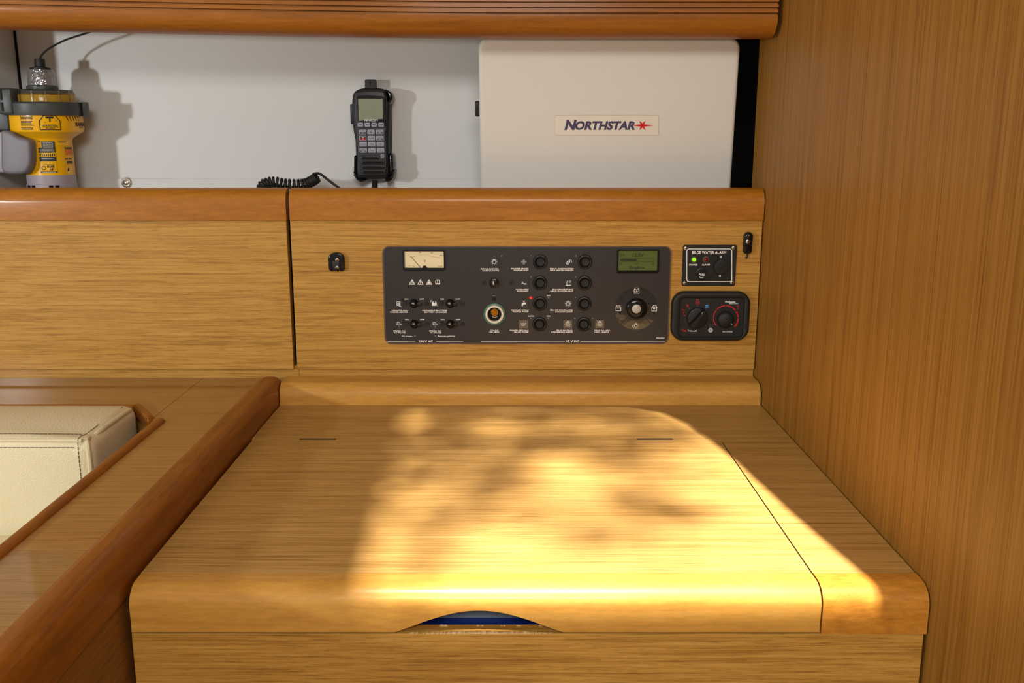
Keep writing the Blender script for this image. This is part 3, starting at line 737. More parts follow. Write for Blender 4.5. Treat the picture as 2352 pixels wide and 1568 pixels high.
def ic_aux(g, x, y): TF.text(g, 'A', x-2.6, y-0.2, 6.2, 6, bold=0.0); TF.text(g, 'ux.', x+3.4, y+1.6, 3.1, 6.5, bold=0.02)
def ic_tap(g, x, y):
    TF.stroke(g, [(x-2.4, y-5.6), (x+2.8, y-5.6)], 1.4); TF.stroke(g, [(x+0.2, y-5), (x+0.2, y-2)], 1.5)
    TF.poly(g, [(x-4.8, y+5.6), (x-4.8, y+0.8), (x-3, y-2), (x+5, y-2.4), (x+5, y+1.6), (x-0.4, y+1.8), (x-1.6, y+2.6), (x-1.8, y+5.6)])
def ic_bilge(g, x, y):
    TF.stroke(g, [(x-6.4, y-1.8), (x-3.6, y+2.6), (x+2.6, y+2.6), (x+4.6, y-1)], 0.9); TF.stroke(g, [(x-6.4, y-1.8), (x-4, y-0.8), (x-1, y-1.6), (x+5.8, y-1.6)], 0.9)
    TF.poly(g, [(x+4.6, y-3), (x+7, y-1), (x+4.6, y+0.2)]); TF.stroke(g, [(x-0.6, y-2.4), (x-0.6, y+1), (x+1.4, y+1)], 0.8); TF.disc(g, x, y+4, 0.8, n=8)
def ic_remote(g, x, y):
    TF.stroke(g, [(x-5, y+4.5), (x-5.4, y+1), (x-1, y-3.6), (x+2, y-3.4), (x+2.6, y-0.6), (x-1.6, y+4.4), (x-5, y+4.5)], 1.0); TF.stroke(g, [(x-3.6, y+2.6), (x+0.6, y-1.8)], 0.8)
    TF.stroke(g, [(x+1.4, y-6), (x+5.6, y-4), (x+6.6, y+0.4)], 0.9)
def ic_boat(g, x, y):
    TF.stroke(g, [(x-2, y-6), (x-2, y+3)], 0.8); TF.stroke(g, [(x-2.4, y-5.6), (x-5.6, y+2.8), (x-2, y+2.8)], 0.7); TF.poly(g, [(x-6.6, y+4), (x+6.4, y+4), (x+5, y+5.8), (x-5.6, y+5.8)])
    TF.ring(g, x+3.4, y-3.6, 1.7, 0.6, n=12); 
    for a_ in range(8): TF.disc(g, x+3.4+3.1*math.cos(a_*0.785), y-3.6+3.1*math.sin(a_*0.785), 0.35, n=6)
def ic_heater(g, x, y):
    TF.stroke(g, [(x-3.8, y-5.4), (x+3.6, y-5.4), (x+3.6, y+4), (x-3.8, y+4)], 0.9, closed=True)
    for d in (-1.9, 0, 1.9): TF.stroke(g, [(x+d, y-3.4), (x+d, y+2.2)], 1.0)
    TF.stroke(g, [(x+1, y+4), (x+2, y+5.8), (x+5.6, y+5.8)], 0.9)
def ic_battery(g, x, y):
    TF.poly(g, [(x-5.4, y+5.2), (x-5.4, y-2), (x-3, y-2.4), (x-0, y+0.6), (x+3, y-2.4), (x+5.4, y-2), (x+5.4, y+5.2)])
    TF.ring(g, x-3.2, y-3.4, 1.2, 0.7, n=10); TF.ring(g, x+3.2, y-3.4, 1.2, 0.7, n=10)
    TF.stroke(g, [(x-6.6, y-8), (x-8.4, y-5.6), (x-6.8, y-5.6), (x-8.4, y-3)], 0.7); TF.disc(g, x+8, y+3, 0.8, n=8); TF.text(g, 'C', x+8, y+7, 2.4)
def ic_plug(t):
    def fn(g, x, y):
        TF.stroke(g, [(x-2.6, y-5.6), (x-4.2, y+1.6), (x+6, y+1.6), (x-0.6, y-5)], 0.9); TF.stroke(g, [(x-2.6, y-5.6), (x+6.4, y+1.4)], 0.8)
        TF.disc(g, x-5.2, y-4, 0.7, n=8); TF.disc(g, x-6.4, y-0.6, 0.7, n=8); TF.text(g, t, x+0.8, y+6.2, 2.6)
    return fn
tile(915.4, 697.5, ic_heater); tile(997.6, 696.7, ic_battery); tile(915.8, 744.2, ic_plug('1')); tile(999.2, 744.2, ic_plug('2'))
tile(1135.1, 601.6, ic_lamp(0)); tile(1203.2, 601.6, ic_fridge); tile(1203.2, 650, ic_aux); tile(1203, 697, ic_tap); tile(1202.3, 744.2, ic_bilge, True)
tile(1306.6, 602, ic_remote); tile(1305.8, 650, ic_boat); tile(1305, 697.5, ic_lamp(1)); tile(1304.3, 744, ic_lamp(2), True); tile(1377.5, 744, ic_lamp(3), True)
KP = 1.49/F
# panel screws
for x, y in [(933, 697), (980.3, 697), (1015.9, 697), (1063, 697), (933.8, 744), (981.1, 744), (1016.4, 744), (1063.4, 744), (1112, 649.5), (1175, 649.5)]:
    c = S.at(x, y)
    s_ = mesh_obj('screw', *lathe('Y', c, [(5.0*KP, 0), (4.9*KP, -0.0002), (0.0001, -0.0002)], 20), M['void'], sp, False, 'dark recessed screw')
    mesh_obj('screw_head', *lathe('Y', c, [(3.9*KP, -0.0002), (3.8*KP, -0.0005), (0.0001, -0.0005)], 18), M['panel'], s_)
    mesh_obj('screw_socket', *lathe('Y', c, [(1.8*KP, -0.0005), (1.7*KP, -0.0008), (0.0001, -0.0008)], 6), M['void'], s_)
# breakers: black ball with side nub
for x, y in ((951, 696.7), (1033.8, 696.7), (951.8, 743.8), (1034.6, 743.8)):
    c = S.at(x, y); R_ = 10.6*KP
    b_ = mesh_obj('breaker_switch', *lathe('Y', c, [(R_, 0), (R_, -0.0015)]+[(R_*0.97*math.cos(math.radians(t)), -0.0015-R_*0.85*math.sin(math.radians(t))) for t in (0, 20, 40, 60, 78)]+[(0.0001, -0.0015-R_*0.85)], 24), M['black_gloss'], sp, True)
    n_ = c+Vector((13.3*KP, 0, -0.6*KP))
    mesh_obj('lever', *box(n_.x-0.004, n_.x+0.0022, PY-0.0066, PY-0.0002, n_.z-0.0026, n_.z+0.0026, 0.0008), M['black'], b_, True)
    g = MB(); Face((0, PY-0.0015-R_*0.87, 1)).ring(g, x-1.5, y+0.3, 1.5, 0.6, n=12); g.build('zero_mark', M['print'], b_)
# cabin light toggle
c = S.at(1135, 649.2); R_ = 11.3*KP
tg = mesh_obj('toggle_switch', *lathe('Y', c, [(R_, 0), (R_, -0.002), (R_*0.92, -0.004), (R_*0.6, -0.0045), (0.0001, -0.0045)], 12), M['black_gloss'], sp, False, 'black faceted toggle marked OFF')
mesh_obj('lever', *box(c.x-0.0055, c.x+0.0035, PY-0.0105, PY-0.0042, c.z-0.0042, c.z+0.0042, 0.0012), M['black_gloss'], tg, True)
g = MB(); Face((0, PY-0.0106, 1)).text(g, 'OFF', 1133.4, 649.5, 3.4, 8, rot=math.pi/2, bold=0.03); g.build('lettering', M['print'], tg)
# 12 V socket
c = S.at(1135.9, 721.3)
so_ = mesh_obj('socket', *lathe('Y', c, [(25.6*KP, 0), (25.4*KP, -0.0018), (22*KP, -0.0024), (21.4*KP, -0.0020)], 40, cap=False), M['teal'], sp, True, 'green rimmed round 12 volt socket')
mesh_obj('collar', *lathe('Y', c, [(21.6*KP, -0.0018), (20.8*KP, -0.0040), (17.4*KP, -0.0044), (16.2*KP, -0.0034), (15.8*KP, -0.0002)], 40, cap=False), M['ivory'], so_, True, 'ivory ring')
mesh_obj('barrel', *lathe('Y', c, [(15.7*KP, -0.0003), (15.6*KP, -0.0006), (0.0001, -0.0006)], 32), M['void'], so_)
mesh_obj('contact', *lathe('Y', c+Vector((0, 0, 0.0032)), [(8.6*KP, -0.0006), (8.4*KP, -0.0014), (6.6*KP, -0.0015), (5.6*KP, -0.0009), (4.2*KP, -0.0009), (3.8*KP, -0.0018), (2.8*KP, -0.0018), (2.4*KP, -0.0011), (0.0001, -0.0011)], 24), M['brass'], so_, True, 'brass contact')
g = MB(); cc = Face((0, PY-0.0006, 1)); cc.stroke(g, [(1130, 726.5), (1133, 728.2), (1136, 728.8), (1139, 728.2), (1142, 726.5)], 1.8, up=0.0006); g.build('spring_clip', M['steel'], so_)
c = S.at(1134.6, 683); mesh_obj('latch', *box(c.x-4.4*KP, c.x+4.4*KP, PY-0.0016, PY, c.z-7*KP, c.z+5*KP, 0.0005), M['black_gloss'], sp)
# round push switches
for i, (x, y) in enumerate([(1240.7, 601.3), (1240, 649.5), (1239.7, 697), (1239.2, 744.1), (1343.3, 601.3), (1342.6, 649.5), (1341.8, 697), (1341, 744.4)]):
    c = S.at(x, y); R_ = 17.0*KP
    b_ = mesh_obj('push_switch', *lathe('Y', c, [(R_, 0), (R_*0.99, -0.0016), (R_*0.92, -0.0028), (R_*0.80, -0.0031), (R_*0.73, -0.0026), (R_*0.70, -0.0004), (0.0001, -0.0003)], 40), M['black'], sp, True)
    mesh_obj('recess_shade', *lathe('Y', c, [(R_*0.71, -0.0005), (R_*0.70, -0.0007), (0.0001, -0.0007)], 32), M['void'], b_)  # flat black disc: the shade down in the switch is put into its colour
    cap = mesh_obj('cap', *lathe('Y', c+Vector((R_*0.06 if i not in (3, 7) else 0, 0, 0)), [(R_*0.60, -0.0006), (R_*0.58, -0.0020), (R_*0.55, -0.0024), (R_*0.51, -0.0019), (0.0001, -0.0016)], 32), M['black'], b_, True)
# indicator lamps
for x, y in [(1220, 587.2), (1220, 635.8), (1219.3, 730.7), (1260.3, 683.9), (1259.7, 731), (1323.4, 587.6), (1322.3, 636), (1321.6, 683.5), (1320.8, 731), (1361.4, 731), (1152, 587.6), (953.2, 771.4), (1000.8, 771.2), (1420, 781-1)]:
    if x == 1420: continue
    c = S.at(x, y); mesh_obj('indicator', *lathe('Y', c, [(2.0*KP, 0), (1.9*KP, -0.0004), (1.0*KP, -0.0009), (0.0001, -0.0010)], 12), M['led_off'], sp, True)
c = S.at(1219.3, 683.7); mesh_obj('indicator', *lathe('Y', c, [(3.1*KP, 0), (3.0*KP, -0.0006), (1.8*KP, -0.0013), (0.0001, -0.0015)], 16), M['led_red_on'], sp, True, 'glowing red indicator lamp')
# green LCD
P_ = rrect(S.at(1416.6, 600).x, S.at(1460, 626.7).z, S.at(1513.4, 600).x, S.at(1460, 572.6).z, 0.0030)
Q_ = rrect(S.at(1419.8, 600).x, S.at(1460, 620.4).z, S.at(1509.2, 600).x, S.at(1460, 575.3).z, 0.0010)
lc = mesh_obj('lcd', *ring_prism(P_, Q_, PY-0.0028, 0.0027), M['black_gloss'], sp, False, 'black framed green LCD reading 12.5V')
mesh_obj('screen', *slab(Q_, PY-0.0010, 0.0009), M['lcd'], lc)
LF = Face((0, PY-0.0010, 1), lift=0.00015); mb = MB()
LF.text(mb, '12.5V', 1465.6, 585.6, 8.2, 25, bold=0.02); LF.text(mb, '2', 1430.5, 586, 5, 3.4, bold=0.03)
LF.stroke(mb, [(1426.8, 582), (1426.8, 590)], 1.2); LF.stroke(mb, [(1433.8, 582), (1433.8, 590)], 1.2)
LF.stroke(mb, [(1425, 593), (1502, 593), (1502, 601), (1425, 601)], 0.8, closed=True); LF.poly(mb, [(1426, 594.4), (1426, 599.6), (1462.4, 599.6), (1462.4, 594.4)])
LF.text(mb, '10', 1425.6, 605.6, 3.8, 5, bold=0.03); LF.text(mb, '12,5', 1462.4, 605.6, 4, 11, bold=0.02); LF.text(mb, '15', 1500.6, 605.6, 3.8, 5, bold=0.03)
LF.text(mb, 'Engine', 1462.7, 614.6, 7.4, 35, bold=0.035)
mb.build('reading', M['lcd_ink'], lc)
# selector dial
dc = (1461.6, 708.4); c = S.at(*dc)
dl = mesh_obj('selector_dial', *lathe('Y', c, [(26*KP, 0), (25.6*KP, -0.0014), (23.6*KP, -0.0016), (23.4*KP, -0.0002), (0.0001, -0.0002)], 40), M['black_gloss'], sp, True, 'round selector with four-way ring')
for q in range(4):
    a0, a1 = 45+90*q+1.6, 135+90*q-1.6; r0, r1 = 28.6*KP, 50.2*KP; n = 14
    out = [(c.x+r1*math.cos(math.radians(a0+(a1-a0)*i/n)), c.z+r1*math.sin(math.radians(a0+(a1-a0)*i/n))) for i in range(n+1)]
    inn = [(c.x+r0*math.cos(math.radians(a1-(a1-a0)*i/n)), c.z+r0*math.sin(math.radians(a1-(a1-a0)*i/n))) for i in range(n+1)]
    P2 = out+inn; v = [(x, PY-0.0007, z) for x, z in P2]+[(x, PY, z) for x, z in P2]; N_ = len(P2)
    f = [(i, i+1, 2*n-i, 2*n+1-i) for i in range(n)]+[(i, (i+1) % N_, N_+(i+1) % N_, N_+i) for i in range(N_)]
    sg = mesh_obj('dial_segment', v, f, M['segment'], dl)
    g = MB(); ix, iy = [(1462.2, 667.5), (1420.4, 707.5), (1460.3, 748.5), (1502.6, 708)][q]
    SF = Face((0, PY-0.0007, 1), lift=0.0002)
    if q == 2:
        SF.ring(g, ix, iy, 3.2, 1.0, n=16)
        for a_ in (0, 45, 90, 135, 180, 225, 270, 315):
            dx, dy = math.cos(math.radians(a_)), math.sin(math.radians(a_)); SF.stroke(g, [(ix+4.8*dx, iy+4.8*dy), (ix+6.4*dx, iy+6.4*dy)], 1.1)
        SF.stroke(g, [(ix-1.2, iy-3.2), (ix-1.2, iy-6), (ix+1.2, iy-6), (ix+1.2, iy-3.2)], 1.0)
        SF.text(g, '?', ix-7.5, iy+1, 4)
    else:
        SF.stroke(g, [(ix-5.6, iy-2.6), (ix+5.6, iy-2.6), (ix+5.6, iy+6), (ix-5.6, iy+6)], 1.0, closed=True)
        if q == 0: SF.stroke(g, [(ix-5.2, iy-2.6), (ix-3.4, iy-6.6), (ix+3.4, iy-6.6), (ix+5.2, iy-2.6)], 1.2); SF.text(g, '12V', ix, iy+1.8, 4, 8.4)
        if q == 1: SF.stroke(g, [(ix-5.4, iy-2.6), (ix-3.4, iy-5.6), (ix+3.4, iy-5.6), (ix+5.4, iy-2.6)], 1.2); SF.stroke(g, [(ix-3, iy+0.4), (ix-1.2, iy+0.4)], 0.9); SF.stroke(g, [(ix+1.2, iy+0.4), (ix+3, iy+0.4)], 0.9)
        if q == 3: SF.stroke(g, [(ix-4, iy-2.8), (ix-1.6, iy-6.4), (ix+3.6, iy-6.2), (ix+6.6, iy-3), (ix+5.8, iy+2)], 1.0); SF.poly(g, [(ix-2.4, iy-1), (ix+2, iy-1), (ix+2, iy+1.6), (ix-2.4, iy+1.6)])
    g.build('icon', M['print'], sg)
rr = [(22.8*KP, -0.0003), (22.2*KP, -0.0030), (19*KP, -0.0046), (14*KP, -0.0046), (11.4*KP, -0.0026)]
for q in range(4):
    mesh_obj('dial_key', *lathe('Y', c, rr, 12, 45+90*q+1.5, 135+90*q-1.5), M['black_gloss'], dl, True)
mesh_obj('dial_button', *lathe('Y', c, [(10.8*KP, -0.0004), (10.6*KP, -0.0034), (8.6*KP, -0.0046), (4*KP, -0.0050), (0.0001, -0.0051)], 28), M['silver'], dl, True, 'pearl centre button')

# ------------------------------------------------------------------ bilge alarm
AY = FY-0.0020
ba = thing('bilge_alarm', tuple(onY(1628, 610, AY)), 'small black bilge water alarm plate with white border and glowing green lamp', 'alarm')
B = Face((0, AY, 1), lift=0.0002)
x0, x1 = B.at(1567.2, 610).x, B.at(1690.8, 610).x; z0, z1 = B.at(1628, 656.6).z, B.at(1628, 562.2).z
mesh_obj('plate', *slab(rrect(x0, z0, x1, z1, 0.0036), AY, 0.0020, 0.0005, 2), M['black'], ba)
for x, y in ((1575, 569.8), (1685, 568.6), (1573, 649.8), (1681.9, 648.8)): screw(ba, x, y, AY, 4.6)
mb = MB()
Q2 = [(1578.2+0, 0)]
def rr_px(xa, ya, xb, yb, r, n=5):
    out = []
    for cx, cy, a0 in ((xb-r, ya+r, -90), (xb-r, yb-r, 0), (xa+r, yb-r, 90), (xa+r, ya+r, 180)):
        for i in range(n+1): a = math.radians(a0+90*i/n); out.append((cx+r*math.cos(a), cy+r*math.sin(a)))
    return out
B.stroke(mb, rr_px(1577.6, 571.6, 1681, 646.6, 5.5), 1.7, closed=True)
B.text(mb, 'BILGE WATER ALARM', 1629, 579.6, 7.0, 78, bold=0.02); B.text(mb, 'POWER', 1592.8, 607.9, 4.2, 19.5, bold=0.02); B.text(mb, 'ALARM', 1621.2, 607.6, 4.2, 18, bold=0.02)
B.ring(mb, 1655.2, 590, 1.8, 1.2, n=10); B.ring(mb, 1653.6, 633.6, 1.8, 1.2, n=10)
mb.build('lettering', M['print'], ba)
for x, y, m_, l_ in ((1594, 596, 'led_green', 'glowing green lamp'), (1621.2, 595.8, 'led_red', 'unlit red lamp')):
    c = B.at(x, y)
    h_ = mesh_obj('lamp', *lathe('Y', c, [(7.4*KP, 0), (7.2*KP, -0.0008), (5.2*KP, -0.0012), (4.8*KP, -0.0004)], 20), M['panel_rim'], ba, True, l_)
    mesh_obj('bulb', *lathe('Y', c, [(4.6*KP, -0.0003), (4.4*KP, -0.0016), (3*KP, -0.0026), (0.0001, -0.0030)], 18), M[m_], h_, True)
c = B.at(1655.8, 612.2); mesh_obj('buzzer', *lathe('Y', c, [(17.6*KP, 0), (17.6*KP, -0.004), (16.8*KP, -0.0052), (13*KP, -0.0054), (2*KP, -0.0054), (1.4*KP, -0.0040), (0.0001, -0.0040)], 36), M['black'], ba, True, 'round black buzzer')
c = B.at(1609.6, 626.0); c2 = B.at(1611.4, 631)
fz = mesh_obj('fuse_holder', *lathe('Y', c, [((11.5 if i % 1 == 0 else 10)*KP, d) for i, d in enumerate((0, -0.003))]+[(9.6*KP, -0.0034), (0.0001, -0.0034)], 24), M['black'], ba, False, 'black round fuse holder')
mesh_obj('fuse_cap', *lathe('Y', c2, [(9.6*KP, -0.0034), (9.4*KP, -0.0090), (8.6*KP, -0.0096), (0.0001, -0.0096)], 28), M['black'], fz, True)
g = MB(); FF = Face((0, AY-0.0097, 1)); FF.text(g, 'FUSE', 1611.8, 630.2, 4.8, 13, bold=0.03, rot=-0.12); FF.ring(g, 1611.2, 632.5, 5.4, 1.1, 215, 325, n=10); g.build('lettering', M['print'], fz)

# ------------------------------------------------------------------ heater control
HYF = FY-0.011
hc = thing('heater_control', tuple(onY(1633, 727, FY)), 'black heater control with two knobs and a red arc, below the bilge alarm', 'heater control')
Hh = Face((0, HYF, 1)); HI = Face((0, FY-0.005, 1), lift=0.0002)
x0, x1 = Hh.at(1543.0, 727).x, Hh.at(1723.2, 727).x; z0, z1 = Hh.at(1633, 784).z, Hh.at(1633, 669.5).z
def bowed(xa, za, xb, zb_, r, bow, n=8):
    P = rrect(xa, za, xb, zb_, r, n); cx, cz = (xa+xb)/2, (za+zb_)/2; hx, hz = (xb-xa)/2, (zb_-za)/2
    return [(x + (1 if x > cx else -1)*bow*0.5*(1-((z-cz)/hz)**2), z + (1 if z > cz else -1)*bow*(1-((x-cx)/hx)**2)) for x, z in P]
OUT = bowed(x0+0.0005, z0+0.0012, x1-0.0005, z1-0.0012, 0.019, 0.0013)
IN = bowed(HI.at(1561, 727).x, HI.at(1633, 773.2).z, HI.at(1706.5, 727).x, HI.at(1633, 683).z, 0.0052, 0.0003)
def housing():
    n = len(OUT); L = []
    L.append([(x, FY-0.0001, z) for x, z in OUT]); L.append([(x, FY-0.006, z) for x, z in OUT])
    for k in range(4):
        a = math.pi/2*(k+1)/4; L.append([(x, FY-0.006-0.005*math.sin(a), z) for x, z in offset(OUT, 0.004*(1-math.cos(a)))])
    L.append([(x, HYF, z) for x, z in offset(IN, -0.0022)]); L.append([(x, HYF+0.0012, z) for x, z in offset(IN, -0.0004)]); L.append([(x, FY-0.005, z) for x, z in IN])
    v = [q for l in L for q in l]; f = [(k*n+i, k*n+(i+1) % n, (k+1)*n+(i+1) % n, (k+1)*n+i) for k in range(len(L)-1) for i in range(n)]
    f.append(tuple(range((len(L)-1)*n, len(L)*n))); return v, f
mesh_obj('housing', *housing(), M['rubber'], hc, True)
mb = MB(); HI.text(mb, 'Webasto', 1677.3, 692.9, 4.6, 24.5, bold=0.02); HI.text(mb, 'Marine Comfort', 1685.3, 697.2, 2.1, 21, bold=0.02)
HI.text(mb, 'ON / STATUS', 1670.8, 761.8, 3.5, 23, bold=0.01); HI.text(mb, 'Top', 1583.5, 759.9, 5.0, 8, bold=0.0); HI.text(mb, 'Evo', 1591.3, 760.2, 3.2, 7, bold=0.0); HI.text(mb, 'M', 1597.8, 760, 3.8, 4.4, bold=0.03)
HI.ring(mb, 1632, 758.2, 4.4, 1.3, n=18); HI.ring(mb, 1632, 758.4, 2.1, 0.9, 125, 415, n=12); HI.stroke(mb, [(1632, 755.4), (1632, 758)], 0.9)
mb.build('lettering', M['print'], hc)
mb = MB(); HI.text(mb, 'Air', 1573.6, 759.8, 4.2, 7, bold=0.03); HI.ring(mb, 1567.8, 757.6, 1.8, 0.7, n=10)
ac_ = (1667, 730.2)
mb.build('air_sign', M['red_print'], hc); mb = MB()
for a0, a1, wd in ((218, 182, 1.7), (178, 138, 1.8), (132, 92, 2.2), (32, 4, 3.2), (-2, -44, 3.4)): HI.ring(mb, ac_[0], ac_[1], 28.3, wd, a0, a1, n=14)
for i in range(6): HI.ring(mb, ac_[0], ac_[1], 28.3, 2.9, 86-8.3*i, 86-8.3*i-6, n=3)
mb.build('red_arc', M['red_print'], hc)['kind'] = 'stuff'; mb = MB()
def flame(x, y, n, h):
    for i in range(n):
        xx = x+(i-(n-1)/2)*3.2
        HI.stroke(mb, [(xx+0.8, y-h/2), (xx-0.7, y-h/5), (xx+0.8, y+h/6), (xx-0.4, y+h/2)], 1.0)
flame(1602.2, 694.6, 3, 8); flame(1579, 702, 2, 7); flame(1570.4, 718.5, 1, 7)
HI.text(mb, 'Eco', 1570, 711.5, 2.6, 6.5, bold=0.02); HI.text(mb, 'Plus', 1602, 687.8, 2.6, 7.5, bold=0.02)
for x, y in ((1601.8, 701.7), (1583.3, 708.2), (1572.7, 724.6), (1694.9, 708.6)): HI.disc(mb, x, y, 1.1, n=10)
HI.stroke(mb, [(1693, 706), (1693, 702), (1696.4, 702), (1696.4, 706)], 0.9)
mb.build('heat_signs', M['red_print'], hc)['kind'] = 'stuff'
mb = MB()
for dx, dy in ((-1.9, -1.6), (1.7, -2.1), (2.0, 1.6), (-1.6, 2.0)): HI.disc(mb, 1623.5+dx, 703+dy, 1.6, n=8)
HI.disc(mb, 1619.8, 708.7, 1.0, n=10); mb.build('fan_sign', M['blue_print'], hc)
c = HI.at(1600.9, 729.4); Rk = 24*KP
kn = mesh_obj('mode_knob', *lathe('Y', c, [(Rk, 0), (Rk, -0.004), (Rk*0.96, -0.0052), (Rk*0.9, -0.0055), (0.0001, -0.0055)], 40), M['black'], hc, True, 'black knob with a diagonal grip')
def grip():
    u = Vector((math.sin(math.radians(38)), 0, math.cos(math.radians(38)))); n = Vector((u.z, 0, -u.x)); mb = MB()
    L = [(-0.97, 0.42), (-0.6, 0.34), (0, 0.27), (0.6, 0.24), (0.93, 0.20)]; v = []; f = []
    for t, wd in L:
        for s_, y in ((-1, -0.0052), (-0.55, -0.0125), (0.55, -0.0125), (1, -0.0052)):
            p = c + u*Rk*t + n*Rk*wd*s_; v.append((p.x, c.y+y, p.z))
    for k in range(4):
        for i in range(3): f.append((k*4+i, k*4+i+1, (k+1)*4+i+1, (k+1)*4+i))
    f += [(0, 1, 2, 3), (16, 17, 18, 19)]; return v, f
mesh_obj('grip', *grip(), M['black'], kn)
g = MB(); GF = Face((0, c.y-0.0127, 1)); GF.stroke(g, [(1611.5, 720.5), (1614.0, 716.8)], 1.1); g.build('pointer_mark', M['print_grey'], kn)
c = HI.at(1665.2, 732.0); Rk = 19*KP
k2 = mesh_obj('heat_knob', *lathe('Y', c, [(Rk, 0), (Rk*0.99, -0.008)]+[(Rk*0.98*math.cos(math.radians(t)), -0.008-0.0045*math.sin(math.radians(t))) for t in (15, 35, 55, 75)]+[(0.0001, -0.0125)], 40), M['rubber'], hc, True, 'domed black temperature knob')
g = MB(); GF = Face((0, c.y-0.0112, 1)); GF.stroke(g, [(1679.0, 743.0), (1682.0, 746)], 1.1, up=0.0008); g.build('pointer_mark', M['print_grey'], k2)

# ------------------------------------------------------------------ catch and latch on the fascia
K = thing('door_catch', tuple(onY(774, 600, FY)), 'small black rounded catch with two screws, on the fascia left of the switch panel', 'catch')
CF = Face((0, FY, 1)); x0, x1 = CF.at(756.2, 600).x, CF.at(792.2, 600).x; z0, z1 = CF.at(774, 621).z, CF.at(774, 578.5).z
def catch_outline(x0, x1, z0, z1):
    r = (x1-x0)/2; cx = (x0+x1)/2; P = [(x0+0.003, z0), (x1-0.003, z0), (x1, z0+0.003)]
    P += [(cx+r*math.cos(math.radians(a)), z1-r*0.75+r*0.75*math.sin(math.radians(a))) for a in range(0, 181, 12)]
    return P+[(x0, z0+0.003)]
mesh_obj('body', *slab(catch_outline(x0, x1, z0, z1), FY-0.008, 0.0079, 0.002), M['black_gloss'], K, True)
zz = CF.at(774, 601).z
mesh_obj('saddle', *box(x0+0.0068, x1-0.0068, FY-0.0105, FY-0.0078, z0+0.001, z1-0.012, 0.0008), M['black'], K, True)
for dz in (0.0018, -0.002):
    pass
gm = MB(); gm.add(*box(x0-0.0002, x0+0.0066, FY-0.0083, FY-0.004, zz+0.0034, zz+0.0042)).add(*box(x1-0.0066, x1+0.0002, FY-0.0083, FY-0.004, zz+0.0034, zz+0.0042)).add(*box(x0-0.0002, x0+0.0066, FY-0.0083, FY-0.004, zz-0.0038, zz-0.0030)).add(*box(x1-0.0066, x1+0.0002, FY-0.0083, FY-0.004, zz-0.0038, zz-0.0030))
gm.build('joint_lines', M['void'], K)
screw(K, 774.5, 596.4, FY-0.0105, 4.6); screw(K, 774.2, 614, FY-0.0105, 4.2)
K2 = thing('turn_latch', tuple(onY(1717, 565, FY)), 'slim black turn latch with one bright screw, at the top right corner of the fascia', 'latch')
x0, x1 = CF.at(1706.2, 555).x, CF.at(1727.2, 555).x; z0, z1 = CF.at(1717, 581).z, CF.at(1717, 532).z
P_ = [(x0+0.0025, z0), (x1-0.0025, z0), (x1-0.0008, z0+0.0025)]+[((x0+x1)/2+(x1-x0)/2*math.cos(math.radians(a)), z1-(x1-x0)/2+(x1-x0)/2*math.sin(math.radians(a))) for a in range(0, 181, 15)]+[(x0+0.0003, z0+0.0025)]
mesh_obj('body', *slab(P_, FY-0.007, 0.0069, 0.002), M['black_gloss'], K2, True)
c = CF.at(1717.5, 541); mesh_obj('pivot', *lathe('Y', c, [(7.8*KP, -0.006), (7.6*KP, -0.0090), (5*KP, -0.0105), (0.0001, -0.0110)], 20), M['black_gloss'], K2, True)
screw(K2, 1717.6, 554.5, FY-0.0075, 5.2)
mesh_obj('pin', *tube([CF.at(1716, 580)+Vector((0, -0.003, 0)), CF.at(1715, 588)+Vector((0, -0.003, 0)), CF.at(1712.5, 592)+Vector((0, -0.003, 0))], [0.0014, 0.0013, 0.0021], 8), M['black'], K2, True)

# ------------------------------------------------------------------ folding display standing on the shelf
tl = math.radians(11.0); zB = 1.054
dn = Vector((0, -math.cos(tl), -math.sin(tl)))           # face normal: the top leans towards the viewer
p0 = Vector((0, 1.598, zB))
ds = thing('chart_display', (onPlane(1388, 430, p0, dn).x, 1.598, zB), 'large off-white display case with blue lettering and a red star, leaning in the shelf', 'display', None, (tl, 0, 0))
def dloc(px, py):
    q = FR[ds.name].inverted() @ onPlane(px, py, p0, dn); return q.x, q.z
xa, zt1 = dloc(1098.5, 88); xb, _ = dloc(1703, 88); xc, _ = dloc(1105, 436); xd, _ = dloc(1671, 436)
def disp_outline():
    r = 0.0165; P = [(xa+0.0006, 0.004), (xd+0.006, 0.004)]
    for i in range(7):
        a = math.radians(90*i/6); P.append((xb-r+r*math.cos(a), zt1-r+r*math.sin(a)))
    for i in range(7):
        a = math.radians(90+90*i/6); P.append((xa+r+r*math.cos(a), zt1-r+r*math.sin(a)))
    return [(x+ (0 if x < 0 else 0), z) for x, z in P]
O = disp_outline()
v, f = slab(O, 0, 0.030, 0.006, 5); mesh_obj('housing', v, f, M['shell'], ds, True, None, False)
k_ = dloc(1096, 253)
v, f = box(k_[0]-0.0035, k_[0]+0.004, 0.008, 0.020, k_[1]-0.012, k_[1]+0.012, 0.002); mesh_obj('side_button', v, f, M['black'], ds, True, 'black side button', False)
a_, b_ = dloc(1556, 432.5), dloc(1628, 448)
v, f = slab(rrect(a_[0], b_[1]-0.006, b_[0], a_[1], 0.003), -0.0015, 0.003, 0.0008); mesh_obj('clasp', v, f, M['black'], ds, True, 'black clasp at the lower edge', False)
DF = Face(p0, dn, lift=0.0004)
mb = MB(); DF.poly(mb, rr_px(1274, 264.5, 1513, 310.5, 5)); stc = mb.build('sticker', M['sticker'], ds, False, 'ivory sticker with lettering')
mb = MB(); DF.stroke(mb, rr_px(1274, 264.5, 1513, 310.5, 5), 0.7, closed=True); mb.build('sticker_edge', M['sticker_edge'], stc)
DF.lift = 0.0007; mb = MB()
